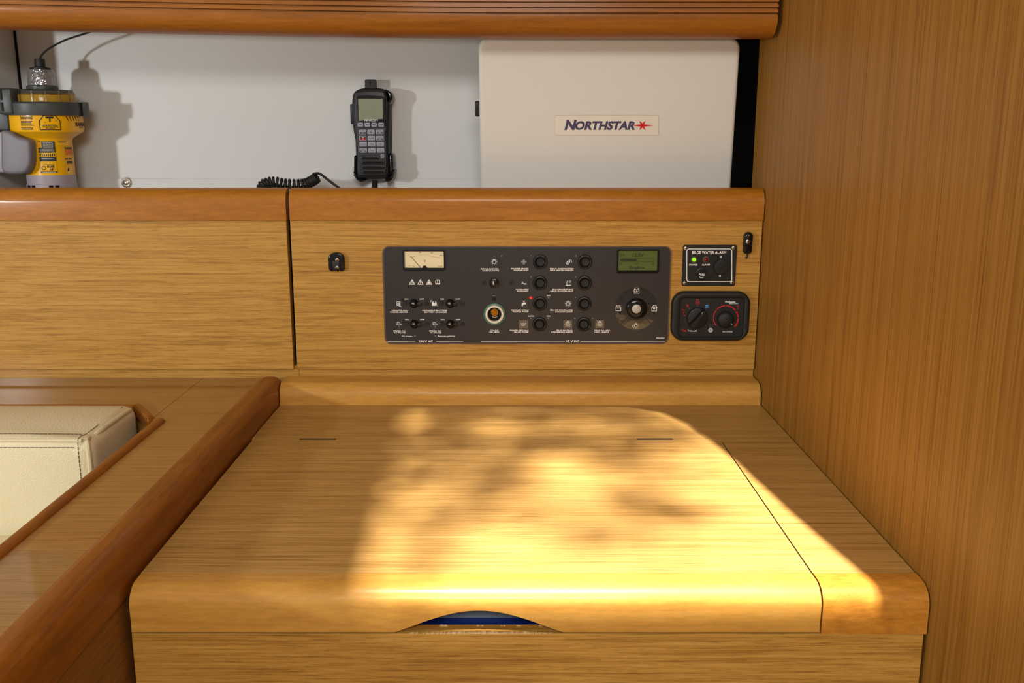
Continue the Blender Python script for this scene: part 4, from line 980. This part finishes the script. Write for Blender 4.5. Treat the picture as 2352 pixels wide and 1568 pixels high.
DF.text(mb, 'N', 1310.5, 287, 23.5, 23, bold=0.045, shear=0.22); DF.text(mb, 'ORTHSTAR', 1391, 288.3, 20.5, 140, bold=0.045, shear=0.22)
mb.build('lettering', M['navy'], stc)
mb = MB(); sx, sy = 1475.5, 288
pts = []
for a, rr_ in ((0, 26), (32, 5.0), (58, 13.5), (90, 4.6), (122, 13.5), (148, 5.0), (180, 26), (212, 5.0), (238, 13.5), (270, 4.6), (302, 13.5), (328, 5.0)):
    pts.append((sx+rr_*math.cos(math.radians(a)), sy-rr_*math.sin(math.radians(a))))
DF.lift = 0.0009
for i in range(12): DF.poly(mb, [(sx, sy), pts[i], pts[(i+1) % 12]])
mb.build('star', M['star'], stc)

# ------------------------------------------------------------------ radio handset in its cradle
RY = 1.672          # front face
rh = thing('radio_handset', tuple(onY(856, 400, RY)), 'black marine radio handset with grey keys and green-grey screen, hanging on the white wall', 'radio')
R = Face((0, RY, 1), lift=0.0003)
def rx(px, py, Y=RY): q = onY(px, py, Y); return (q.x, q.z)
outl = [rx(*p) for p in ((819, 411), (882, 411), (891.5, 405), (894, 390), (893, 355), (891, 330), (892.5, 290), (894, 240), (890.5, 218), (881, 205), (866, 201.5), (838, 201.5), (820, 205.5), (810, 216), (807, 236), (807.5, 270), (810.5, 300), (815.5, 325), (817, 345), (816, 370), (816.5, 398))]
def densify(P, n=4):
    Q = bez([(a, 0, b) for a, b in P+[P[0]]], n); return [(q.x, q.z) for q in Q[:-1]]
OL = densify(outl)
body = mesh_obj('body', *slab(OL, RY+0.003, 0.032, 0.006, 4), M['rubber'], rh, True)
facep = [rx(*p, RY) for p in ((824, 404), (882, 404), (887.5, 396), (888, 350), (886.5, 300), (886.5, 240), (883, 216), (876, 210), (845, 208.5), (820, 212), (814, 221), (814.5, 260), (818, 300), (821, 345), (820.5, 392))]
mesh_obj('face_plate', *slab(densify(facep, 3), RY, 0.006, 0.0015, 3), M['black'], rh, True)
gp = MB(); R.poly(gp, [(819.5, 224), (822, 220), (845, 218.5), (879, 220.5), (883.5, 224), (884.5, 293), (824, 293)], up=0.0006); gl = gp.build('window', M['black_gloss'], rh, False, 'gloss black screen window')
gp = MB(); R.poly(gp, [(822.4, 227), (878.6, 227), (879.4, 272.5), (824.3, 277.5)], up=0.0010); gp.build('screen', M['lcd_grey'], gl, False, 'blank green-grey screen')
gp = MB(); R.text(gp, 'NAVICOM', 852.3, 276, 4.8, 30, bold=0.01, up=0.0013); gp.build('lettering', M['print'], gl)
def key(px, py, wd, hd, m='key', bar=None, txt=None, inv=None):
    a_, b_ = R.at(px-wd/2, py+hd/2), R.at(px+wd/2, py-hd/2)
    k_ = mesh_obj('key', *slab(rrect(a_.x, a_.z, b_.x, b_.z, 0.0017, 3), RY-0.0016, 0.0018, 0.0005, 2), M[m], rh, True)
    KF = Face((0, RY-0.0016, 1), lift=0.0002); g = MB()
    if bar: KF.stroke(g, [(px-4, py), (px+4, py)], 1.5)
    if txt: KF.text(g, txt, px, py if not inv else py-2.7, 2.6, min(wd*0.66, 2.6*len(txt)), bold=0.0)
    if inv: KF.poly(g, [(px-6.2, py+0.3), (px+6.2, py+0.3), (px+6.2, py+4), (px-6.2, py+4)])
    if g.v: g.build('key_print', M['print_black'], k_)
    if inv: g = MB(); KF.text(g, inv, px, py+2.1, 2.4, 7.5, bold=0.0, up=0.0004); g.build('key_lettering', M['print'], k_)
    return k_
for x in (828.2, 844, 859.6, 875.5): key(x, 286.4, 12.8, 10, bar=True)
rows = [(303, (833.2, 852.3, 872.5), [('CH', 'WX'), ('diam', None), ('CALL', 'MENU')]), (317.2, (833.8, 853.2, 873), [('red', None), ('16/DSC', None), ('DUAL', 'LOCK')]),
        (331.1, (834.3, 854, 873.7), [('SCAN', None), ('MEM', None), ('DW', None)]), (345.2, (834.7, 854.6, 874.3), [('SQL', 'MON'), ('TRIM', None), ('VOL', None)])]
for y, xs, ts in rows:
    for x, (t, iv) in zip(xs, ts):
        if t == 'diam':
            k_ = key(x, y, 17, 11); g = MB(); Face((0, RY-0.0016, 1)).stroke(g, [(x, y-3), (x+2.4, y), (x, y+3), (x-2.4, y)], 0.8, closed=True); g.build('key_print', M['print_black'], k_)
        elif t == 'red':
            k_ = key(x, y, 17, 11, 'key'); KF = Face((0, RY-0.0016, 1), lift=0.0002); g = MB(); KF.poly(g, [(x-7, y-4.2), (x+7, y-4.2), (x+7, y), (x-7, y)]); g.build('key_print', M['print_black'], k_)
            g = MB(); KF.poly(g, [(x-7, y), (x+7, y), (x+7, y+4.4), (x-7, y+4.4)]); g.build('key_print', M['red_dark'], k_)
            g = MB(); KF.text(g, '16', x, y-2, 3, 4, up=0.0005); KF.text(g, '9', x, y+2.2, 3, 2, up=0.0005); g.build('key_lettering', M['print'], k_)
        else: key(x, y, 17, 11, txt=t, inv=iv)
c = R.at(878.6, 358); pk = mesh_obj('power_key', *lathe('Y', c, [(4.6*0.00077, 0), (4.4*0.00077, -0.0012), (0.0001, -0.0014)], 20), M['key'], rh, True, 'round power key')
g = MB(); KF = Face((0, RY-0.0016, 1)); KF.ring(g, 878.6, 358.2, 2.3, 0.7, 125, 415, n=12); KF.stroke(g, [(878.6, 355), (878.6, 358)], 0.7); g.build('key_print', M['print_black'], pk)
for i, (y, xe) in enumerate(((362, 872), (372.6, 884), (383.2, 884.5), (393.7, 885))):
    a_, b_ = R.at(829.5+i*0.8, y), R.at(xe, y)
    sl = mesh_obj('speaker_slot', *slab(rrect(a_.x, a_.z-0.0030, b_.x, b_.z+0.0030, 0.0026, 4), RY-0.0018, 0.0018, 0.0009, 2), M['black'], rh, True)
    mesh_obj('slot_opening', *slab(rrect(a_.x+0.002, a_.z-0.0012, b_.x-0.002, b_.z+0.0012, 0.001, 3), RY-0.0020, 0.0004), M['void'], sl)
a_ = onY(808, 262, RY+0.012); mesh_obj('talk_key', *box(a_.x-0.002, a_.x+0.003, RY+0.008, RY+0.024, a_.z-0.017, a_.z+0.017, 0.0015), M['black'], rh, True)
# cradle behind the handset
cr = thing('handset_cradle', tuple(onY(858, 400, CB)), 'black cradle with tab and claws behind the radio handset on the white wall', 'bracket')
a_, b_ = onY(838, 206, RY+0.02), onY(864, 182, RY+0.02)
tb = mesh_obj('tab', *slab(rrect(a_.x, a_.z-0.01, b_.x, b_.z, 0.0028), RY+0.022, 0.004, 0.0008), M['rubber'], cr, True)
mb = MB(); TFc = Face((0, RY+0.022, 1), lift=0.0003); TFc.stroke(mb, [(850.5, 197), (850.5, 187)], 0.9); TFc.stroke(mb, [(848.8, 190), (850.5, 186.5), (852.2, 190)], 0.8); mb.build('arrow_mark', M['void'], tb)
bp = [rx(*p, RY+0.037) for p in ((820, 400), (890, 400), (898, 380), (898, 236), (890, 214), (870, 206), (838, 206), (818, 214), (814, 236), (818, 360))]
mesh_obj('back_plate', *slab(densify(bp, 3), RY+0.036, CB-0.004-RY-0.036, 0.001), M['rubber'], cr, True)
def claw(pts, name='claw'):
    P = densify([rx(*p, RY+0.004) for p in pts], 3); mesh_obj(name, *slab(P, RY-0.001+0.003, 0.034, 0.003, 3), M['black_gloss'], cr, True)
claw([(812, 394), (815, 402), (822, 408), (838, 412.5), (836, 418), (826, 417.5), (817, 409)][::-1] if False else [(811.5, 394), (817, 409), (826, 417.3), (837, 417), (838, 412.6), (824, 409.5), (817.5, 402)])
claw([(886, 417), (895, 416.5), (903, 408), (906, 390), (901, 396), (896, 405), (884, 412.5)])
claw([(895, 405), (900.5, 400), (903.5, 388), (902.5, 358), (899, 352), (894, 356), (894.5, 390)], 'side_wing')
claw([(812.5, 392), (817.5, 400), (818, 375), (817, 357), (813.5, 362), (812.8, 380)], 'side_wing')
claw([(893, 240), (896.5, 235), (900.5, 228), (901, 220), (897, 212), (887, 205), (884, 208), (891, 220)], 'top_claw')
# curly cord
cord = MB()
pA = onY(861.5, 415, RY+0.015); pB = onY(860, 440, RY+0.01)
mesh_obj('cord_boot', *tube([pA+(pB-pA)*i/12 for i in range(13)], [0.0056 if i % 2 else 0.0048 for i in range(13)], 12), M['rubber'], rh, True, 'ribbed strain relief')
cY = RY-0.045
axis_pts = bez([tuple(onY(600, 440, cY-0.006)), tuple(onY(606, 424, cY-0.003)), tuple(onY(628, 418, cY)), tuple(onY(660, 423, cY)), tuple(onY(695, 423, cY)), tuple(onY(716, 416, cY)), tuple(onY(728, 407, cY))], 40)
coil = []; turns = 21; n_ = len(axis_pts); rc = 0.0072
for i in range(n_*4-3):
    t = i/(n_*4-4); q = t*(n_-1); i0 = min(int(q), n_-2); p = axis_pts[i0].lerp(axis_pts[i0+1], q-i0); tg_ = (axis_pts[i0+1]-axis_pts[i0]).normalized()
    u = tg_.cross(Vector((0, 1, 0))).normalized(); b2 = tg_.cross(u); a = t*turns*2*math.pi
    coil.append(p+u*rc*math.cos(a)+b2*rc*math.sin(a))
tail = bez([tuple(coil[-1]), tuple(onY(720, 400, cY)), tuple(onY(728, 398, cY)), tuple(onY(738, 401, cY)), tuple(onY(760, 418, cY)), tuple(onY(786, 437, cY)), tuple(onY(800, 447, cY))], 10)
tail = tail[1:]
mesh_obj('curly_cord', *tube(coil, 0.0026, 8), M['rubber'], rh, True, 'coiled black cord lying on the shelf')
mesh_obj('cord_tail', *tube(tail, 0.0022, 8), M['rubber'], rh, True)
coil2 = []; q0, q1 = onY(722, 442.5, cY+0.01), onY(856, 442.5, cY+0.01)
for i in range(30*16):
    t = i/(30*16-1); a = t*30*2*math.pi; coil2.append(q0.lerp(q1, t)+Vector((0, math.cos(a)*0.0058, math.sin(a)*0.0058)))
mesh_obj('lower_cord', *tube(coil2, 0.0019, 6), M['rubber'], rh, True)

# ------------------------------------------------------------------ emergency beacon and its bracket
EY = 1.642; ec = onY(118, 402, EY); EX = ec.x
def ez(px, py): return onY(px, py, EY-0.045).z
Ez = lambda py, px=112: ez(px, py)
eb = thing('emergency_beacon', (EX, EY, 1.054), 'yellow emergency beacon with clear dome and whip aerial in the shelf corner', 'beacon')
kE = 1.612/F
z_base, z_y0, z_y1, z_t1, z_r0, z_r1, z_d1, z_l0, z_l1 = 1.054, Ez(403), Ez(322), Ez(300), Ez(262), Ez(234), Ez(203), onY(95, 199, EY-0.015).z, onY(92, 161, EY-0.015).z
R1, R2, RR, RD = 52*kE, 79*kE, 87*kE, 67*kE
mesh_obj('base', *lathe('Z', (EX, EY, 0), [(R1*1.0, z_base), (R1*1.03, z_base+0.004), (R1*1.03, Ez(424)-0.001), (R1*1.005, Ez(424)), (R1*1.005, z_y0)], 40), M['grey_lilac'], eb, True, 'lilac-grey base cup')
mb = MB()
for a in (235, 250, 292, 305):
    p = Vector((EX+R1*1.035*math.cos(math.radians(a)), EY+R1*1.035*math.sin(math.radians(a)), Ez(429))); mb.add(*box(p.x-0.003, p.x+0.003, p.y-0.001, p.y+0.003, p.z-0.004, p.z+0.002))
mb.build('base_notches', M['void'], eb)
yb = mesh_obj('body', *lathe('Z', (EX, EY, 0), [(R1*0.985, z_y0), (R1*0.985, z_y1), (R1*1.06, z_y1+0.004), (R2*0.97, z_t1-0.002), (R2*1.0, z_t1+0.003), (R2*1.0, z_r0+0.001)], 48), M['yellow'], eb, True, 'glossy yellow body')
mesh_obj('clamp_ring', *lathe('Z', (EX, EY, 0), [(R2*0.96, z_r0-0.002), (RR, z_r0-0.002), (RR*1.02, z_r0+0.004), (RR*1.02, z_r1-0.003), (RR*0.98, z_r1), (RR*0.8, z_r1)], 40), M['grey_dark'], eb, True, 'charcoal clamp ring')
# hinge block of the ring, rising at its left and raised latch at right
hb = MB().add(*box(EX-0.045, EX-0.021, EY-0.0645, EY-0.02, z_r0-0.001, Ez(203), 0.004))
hb.build('ring_hinge', M['grey_dark'], eb, True)
h0 = Vector((EX-0.040, EY-0.0645, 0))
mb = MB().add(*tube([(h0.x, h0.y, z_r0+0.004), (h0.x, h0.y, z_r0+0.018)], 0.0045, 10)).add(*tube([(h0.x, h0.y, z_r0+0.022), (h0.x, h0.y, Ez(205))], 0.0045, 10)); mb.build('hinge_pin', M['grey_dark'], eb, True)
mesh_obj('ring_latch', *lathe('Z', (EX, EY, 0), [(RR*0.96, z_r0-0.004), (RR*1.07, z_r0-0.004), (RR*1.07, z_r1+0.001), (RR*0.96, z_r1+0.001)], 4, 352, 378), M['grey_dark'], eb, False)
mesh_obj('inner_disc', *lathe('Z', (EX, EY, 0), [(RD*0.93, z_r1-0.006), (RD*0.93, Ez(217)), (0.001, Ez(217)+0.001)], 40), M['yellow_pale'], eb, False, 'yellow disc under the clear dome')
mesh_obj('dome', *lathe('Z', (EX, EY, 0), [(RD*1.0, z_r1-0.003), (RD*1.0, z_d1-0.008), (RD*0.94, z_d1-0.001), (RD*0.5, z_d1+0.001), (R1*0.5, z_d1+0.001)], 44), M['clear'], eb, True, 'clear plastic dome')
mb = MB()
for a in range(180, 361, 24):
    p = (EX+RD*1.0*math.cos(math.radians(a)), EY+RD*1.0*math.sin(math.radians(a))); mb.add(*tube([(p[0], p[1], z_r1), (p[0], p[1], z_d1-0.003)], 0.0014, 6))
mb.build('dome_ribs', M['clear'], eb, True)
mesh_obj('collar', *lathe('Z', (EX, EY, 0), [(33*kE, z_d1-0.004), (33*kE, z_l0+0.001), (29*kE, z_l0+0.003)], 32), M['grey_dark'], eb, True)
mesh_obj('strobe_lens', *lathe('Z', (EX, EY, 0), [(30*kE, z_l0+0.001), (27.5*kE, z_l1-0.002), (26*kE, z_l1+0.001)], 36), M['lens'], eb, True, 'clear faceted strobe lens')
mesh_obj('aerial_base', *lathe('Z', (EX, EY, 0), [(22*kE, z_l1), (22*kE, onY(90, 156, EY).z), (14*kE, onY(90, 154, EY).z), (11.5*kE, onY(90, 153, EY).z), (11.0*kE, onY(87, 136, EY).z), (8*kE, onY(87, 135, EY).z)], 20), M['rubber'], eb, True)
zt_ = onY(87, 136, EY).z
mesh_obj('whip_aerial', *tube(bez([(EX, EY, zt_-0.002), (EX+0.004, EY, zt_+0.006), tuple(onY(112, 112, EY)), tuple(onY(150, 92, EY)), tuple(onY(195, 77, EY)), tuple(onY(240, 62, EY))], 8), 0.0016, 8), M['rubber'], eb, True, 'thin black whip aerial')
# printed labels wrapped on the body: patches bent round the cylinder
def wrap(mbx, R_, pts, dr=0.0003):
    """pts in metres along the girth from the front-facing line and world z"""
    mbx.add([(EX+(R_+dr)*math.sin(s_/R_), EY-(R_+dr)*math.cos(s_/R_), z) for s_, z in pts], [tuple(range(len(pts)))])
def wrap_rect(mbx, R_, s0, s1, za, zb_, dr=0.0003, n=8):
    for i in range(n):
        a, b = s0+(s1-s0)*i/n, s0+(s1-s0)*(i+1)/n; wrap(mbx, R_, [(a, za), (b, za), (b, zb_), (a, zb_)], dr)
def wrap_text(mbx, R_, t, s, z, h, wd=None, bold=0.02, dr=0.0006):
    v, f = text_geo(t, bold); x0 = min(a[0] for a in v); x1 = max(a[0] for a in v); y0 = min(a[1] for a in v); y1 = max(a[1] for a in v)
    sz = h/(y1-y0); sx = sz if wd is None else wd/(x1-x0); out = []
    for a, b in v:
        q = s+(a-(x0+x1)/2)*sx; out.append((EX+(R_+dr)*math.sin(q/R_), EY-(R_+dr)*math.cos(q/R_), z+(b-(y0+y1)/2)*sz))
    mbx.add(out, f)
# the axis stands left of the viewer, so the visible middle of the drum lies turned towards +x
off2 = R2*math.radians(25.5)+0.014; off1 = R1*math.radians(25.5)+0.010
mb = MB(); RU = R2
zc = Ez(281); sgn = off2-0.008
def house(s0, w_, z0_, z1_, t):
    P = [(s0-w_/2, z0_), (s0+w_/2, z0_), (s0+w_/2, z1_-w_*0.3), (s0+w_*0.28, z1_), (s0-w_*0.28, z1_), (s0-w_/2, z1_-w_*0.3)]
    for i in range(6):
        a, b = Vector(P[i]), Vector(P[(i+1) % 6]); d = (b-a).normalized(); n = Vector((-d.y, d.x))*t/2
        a = a-d*t/2; b = b+d*t/2
        for k in range(8):
            p, q = a.lerp(b, k/8), a.lerp(b, (k+1)/8); wrap(mb, RU, [tuple(p-n), tuple(q-n), tuple(q+n), tuple(p+n)])
house(sgn, 0.031, Ez(298), Ez(265), 0.0013)
rw = random.Random(21)
def words(mbx, R_, s0, s1, za, zb_, dr):
    x = s0
    while x < s1-0.001:
        w_ = min(rw.uniform(0.0012, 0.0042), s1-x); wrap_rect(mbx, R_, x, x+w_, za, zb_, dr, 1); x += w_+0.0006
for i, wd in enumerate((0.020, 0.023, 0.023, 0.014)): words(mb, RU, sgn-wd/2, sgn+wd/2, Ez(288+i*2.4), Ez(286.4+i*2.4), 0.0003)
wrap_rect(mb, RU, sgn-0.006, sgn+0.006, Ez(272), Ez(267.5), n=3); wrap_rect(mb, RU, sgn-0.001, sgn+0.001, Ez(280), Ez(271), n=1)
wrap(mb, RU, [(sgn-0.009, Ez(281)), (sgn+0.011, Ez(276.5)), (sgn+0.011, Ez(277.4)), (sgn-0.009, Ez(282))])
rl = random.Random(3)
for i in range(12):
    if i in (4, 9): continue
    y = 263+i*3.0; wd = 0.019+0.004*rl.random(); words(mb, RU, sgn-0.046, sgn-0.046+wd, Ez(y+1.9), Ez(y), 0.0003)
wrap_text(mb, RU, 'KANNAD', sgn+0.062, Ez(285), 0.0068, 0.036, 0.05); wrap_text(mb, RU, 'MARINE', sgn+0.060, Ez(292.5), 0.003, 0.014, 0.0)
for i in range(5): wrap(mb, RU, [(sgn+0.026+i*0.006, Ez(266)), (sgn+0.0275+i*0.006, Ez(266)), (sgn+0.0305+i*0.006, Ez(277)), (sgn+0.029+i*0.006, Ez(277))])
mb.build('printed_warnings', M['print_black'], yb, False)
mb = MB(); RL = R1*0.985; s0 = off1-0.014
wrap_rect(mb, RL, s0-0.012, s0+0.014, Ez(397), Ez(325), 0.0003)
mb.build('dark_sticker', M['label_dark'], yb, False)
mb = MB(); wrap_rect(mb, RL, s0-0.0125, s0-0.0065, Ez(339), Ez(326), 0.0006, 3); wrap_rect(mb, RL, s0-0.012, s0+0.0135, Ez(360), Ez(351), 0.0006); wrap_rect(mb, RL, s0-0.0115, s0+0.0135, Ez(394), Ez(371), 0.0006)
mb.build('yellow_boxes', M['yellow'], yb, False)
mb = MB()
for i in range(6): words(mb, RL, s0-0.004, s0+0.011, Ez(327.6+i*2.4+1.2), Ez(327.6+i*2.4), 0.0007)
for i in range(3): words(mb, RL, s0-0.010, s0+0.012, Ez(343+i*2.6+1.2), Ez(343+i*2.6), 0.0007)
wrap_rect(mb, RL, s0-0.009, s0+0.010, Ez(364.6), Ez(363.4), 0.0007, 4); wrap_rect(mb, RL, s0-0.009, s0+0.011, Ez(396.4), Ez(395.2), 0.0007, 4)
mb.build('pale_lettering', M['print_grey'], yb, False)
mb = MB(); wrap_text(mb, RL, '0168', s0+0.004, Ez(383), 0.0042, 0.011, 0.05, 0.0009); wrap_text(mb, RL, '18', s0+0.005, Ez(389.4), 0.0038, 0.005, 0.05, 0.0009)
wrap_rect(mb, RL, s0-0.008, s0+0.010, Ez(379.2), Ez(378), 0.0009, 4)
for i in range(8): wrap_rect(mb, RL, s0-0.0105+i*0.003, s0-0.009+i*0.003, Ez(358.6), Ez(353), 0.0009, 1)
for i in range(12):
    a = 2*math.pi*i/12; b = 2*math.pi*(i+1)/12; cs, cz_ = s0-0.0065, Ez(386)
    wrap(mb, RL, [(cs+0.0034*math.cos(a), cz_+0.0034*math.sin(a)), (cs+0.0034*math.cos(b), cz_+0.0034*math.sin(b)), (cs+0.0025*math.cos(b), cz_+0.0025*math.sin(b)), (cs+0.0025*math.cos(a), cz_+0.0025*math.sin(a))], 0.0009)
wrap_text(mb, RL, 'KANNAD', s0+0.040, Ez(341), 0.0040, 0.020, 0.04); wrap_text(mb, RL, 'EPIRB', s0+0.039, Ez(374.5), 0.0048, 0.014, 0.04); wrap_text(mb, RL, '406 MHz', s0+0.0365, Ez(366), 0.0030, 0.017, 0.04)
wrap_rect(mb, RL, s0+0.019, s0+0.034, Ez(327.3), Ez(325.8), 0.0005, 4); wrap(mb, RL, [(s0+0.031, Ez(394)), (s0+0.034, Ez(386)), (s0+0.0355, Ez(386)), (s0+0.0355, Ez(394))])
mb.build('black_lettering', M['print_black'], yb, False)
mb = MB(); wrap_text(mb, RL, 'SAFE', s0+0.0410, Ez(351), 0.0088, 0.023, 0.04); mb.build('red_lettering', M['orange_print'], yb, False)
# bracket
br = thing('beacon_bracket', (-0.855, EY, 1.12), 'grey plastic bracket holding the yellow beacon against the left side of the shelf', 'bracket')
def bpt(px, py, Y): return onY(px, py, Y)
BYf = EY-0.058
P_ = [bpt(*p, BYf) for p in ((0, 302), (0.5, 330), (1, 384), (4, 393), (11, 398.5), (20, 400), (44, 400), (52, 398.5), (59, 395), (64.5, 389), (68.5, 380), (70, 370), (70, 350), (69, 332), (67.5, 325), (63, 320.5), (55, 318), (46, 316), (38, 313), (30, 308.5), (23, 303), (15, 299.5), (5, 299))]
P_ = [(q.x, q.z) for q in P_]
mesh_obj('arm', *slab(P_, BYf, 0.05, 0.005, 5), M['grey_mid'], br, True, 'grey curved holding arm')
q0, q1 = bpt(-30, 440, BYf+0.012), bpt(26, 228, BYf+0.012)
x_l = -0.861
mesh_obj('back_plate', *box(x_l, bpt(24, 300, BYf+0.015).x, BYf+0.012, BYf+0.075, Ez(300, 30), Ez(226, 20), 0.003), M['grey_dark'], br, True)
mesh_obj('lower_plate', *box(x_l, bpt(6, 380, BYf+0.004).x+0.004, BYf+0.010, BYf+0.075, Ez(396, 20), Ez(303, 30), 0.003), M['grey_lilac'], br, True)

# ------------------------------------------------------------------ screw in its cup washer on the white wall
ws = thing('wall_screw', tuple(onY(291, 419.5, CB)), 'bright screw in a cup washer low on the white wall, right of the beacon', 'screw')
c = onY(291, 419.5, CB-0.004)
mesh_obj('cup_washer', *lathe('Y', c, [(0.0096, 0.0005), (0.0094, -0.0012), (0.0080, -0.0030), (0.0062, -0.0034), (0.0056, -0.0016), (0.0001, -0.0010)], 28), M['steel'], ws, True)
mesh_obj('screw_head', *lathe('Y', c, [(0.0052, -0.0012), (0.0046, -0.0030), (0.002, -0.0040), (0.0001, -0.0042)], 20), M['steel'], ws, True)

# ------------------------------------------------------------------ unseen shapes added above the hatch to shade the sun patch
def sky_pt(x, y, z):        # the point at height z whose shadow falls on the desk at x, y
    return up_to(x, y, z)
bo = thing('shade_roll', (-0.6, -1.0, 4.2), 'unseen roll added above the hatch to shade the left of the table', 'sun blocker')
zb2 = 5.2
pa, pb = sky_pt(-0.298, 0.3, zb2), sky_pt(-0.36, 1.7, zb2)
mesh_obj('shade_roll_body', *tube([(pa[0], pa[1], zb2), (pb[0], pb[1], zb2)], 0.185, 20), M['white'], bo, True)  # white tube added out of view to block the sun on the left
tree = thing('shade_branches', (0.0, -2.2, 5.5), 'leafy branches added above the hatch to mottle the sun patch, out of view', 'tree')
zt2 = 8.0
bm_ = MB(); bl = MB(); rt = random.Random(11)  # unseen branches and leaves, placed by the shade wanted on the table
for (xa_, ya_, xb2, yb2, r_) in ((-0.10, 0.90, 0.045, 1.24, 0.017), (0.10, 1.25, 0.18, 0.98, 0.008), (0.17, 1.0, 0.16, 0.85, 0.006), (-0.3, 1.15, -0.08, 1.1, 0.012)):
    p, q = sky_pt(xa_, ya_, zt2), sky_pt(xb2, yb2, zt2); bm_.add(*tube([(p[0], p[1], zt2), (q[0], q[1], zt2)], r_, 8))
bm_.build('branch', M['bark'], tree, True)
def leaf_at(x, y, s_):
    p = sky_pt(x, y, zt2+rt.uniform(-0.4, 0.4)); z = zt2+rt.uniform(-0.4, 0.4); p = sky_pt(x, y, z); a = rt.uniform(0, 6.28)
    u = Vector((math.cos(a), math.sin(a), rt.uniform(-.3, .3)))*s_; n = Vector((-math.sin(a), math.cos(a), rt.uniform(-.3, .3)))*s_*0.45; c = Vector((p[0], p[1], z))
    bl.add([c-u, c-u*0.3+n, c+u*0.5+n*0.8, c+u, c+u*0.5-n*0.8, c-u*0.3-n], [(0, 1, 2, 3, 4, 5)])
for k_ in range(34):  # leaves crowd towards the back to dim the sun patch there
    cx_, cy_ = rt.uniform(-0.18, 0.26), rt.uniform(0.95, 1.47); n_ = int(4+16*max(0, (cy_-0.95)/0.5))
    for i in range(n_): leaf_at(cx_+rt.gauss(0, 0.03), cy_+rt.gauss(0, 0.03), rt.uniform(0.016, 0.030))
for i in range(190): leaf_at(rt.uniform(-0.16, 0.25), 1.47-abs(rt.gauss(0, 0.13)), rt.uniform(0.014, 0.026))
for i in range(60): leaf_at(rt.uniform(-0.2, -0.06), rt.uniform(0.8, 1.4), rt.uniform(0.015, 0.03))
lf = bl.build('leaves', M['leaf'], tree); lf['kind'] = 'stuff'
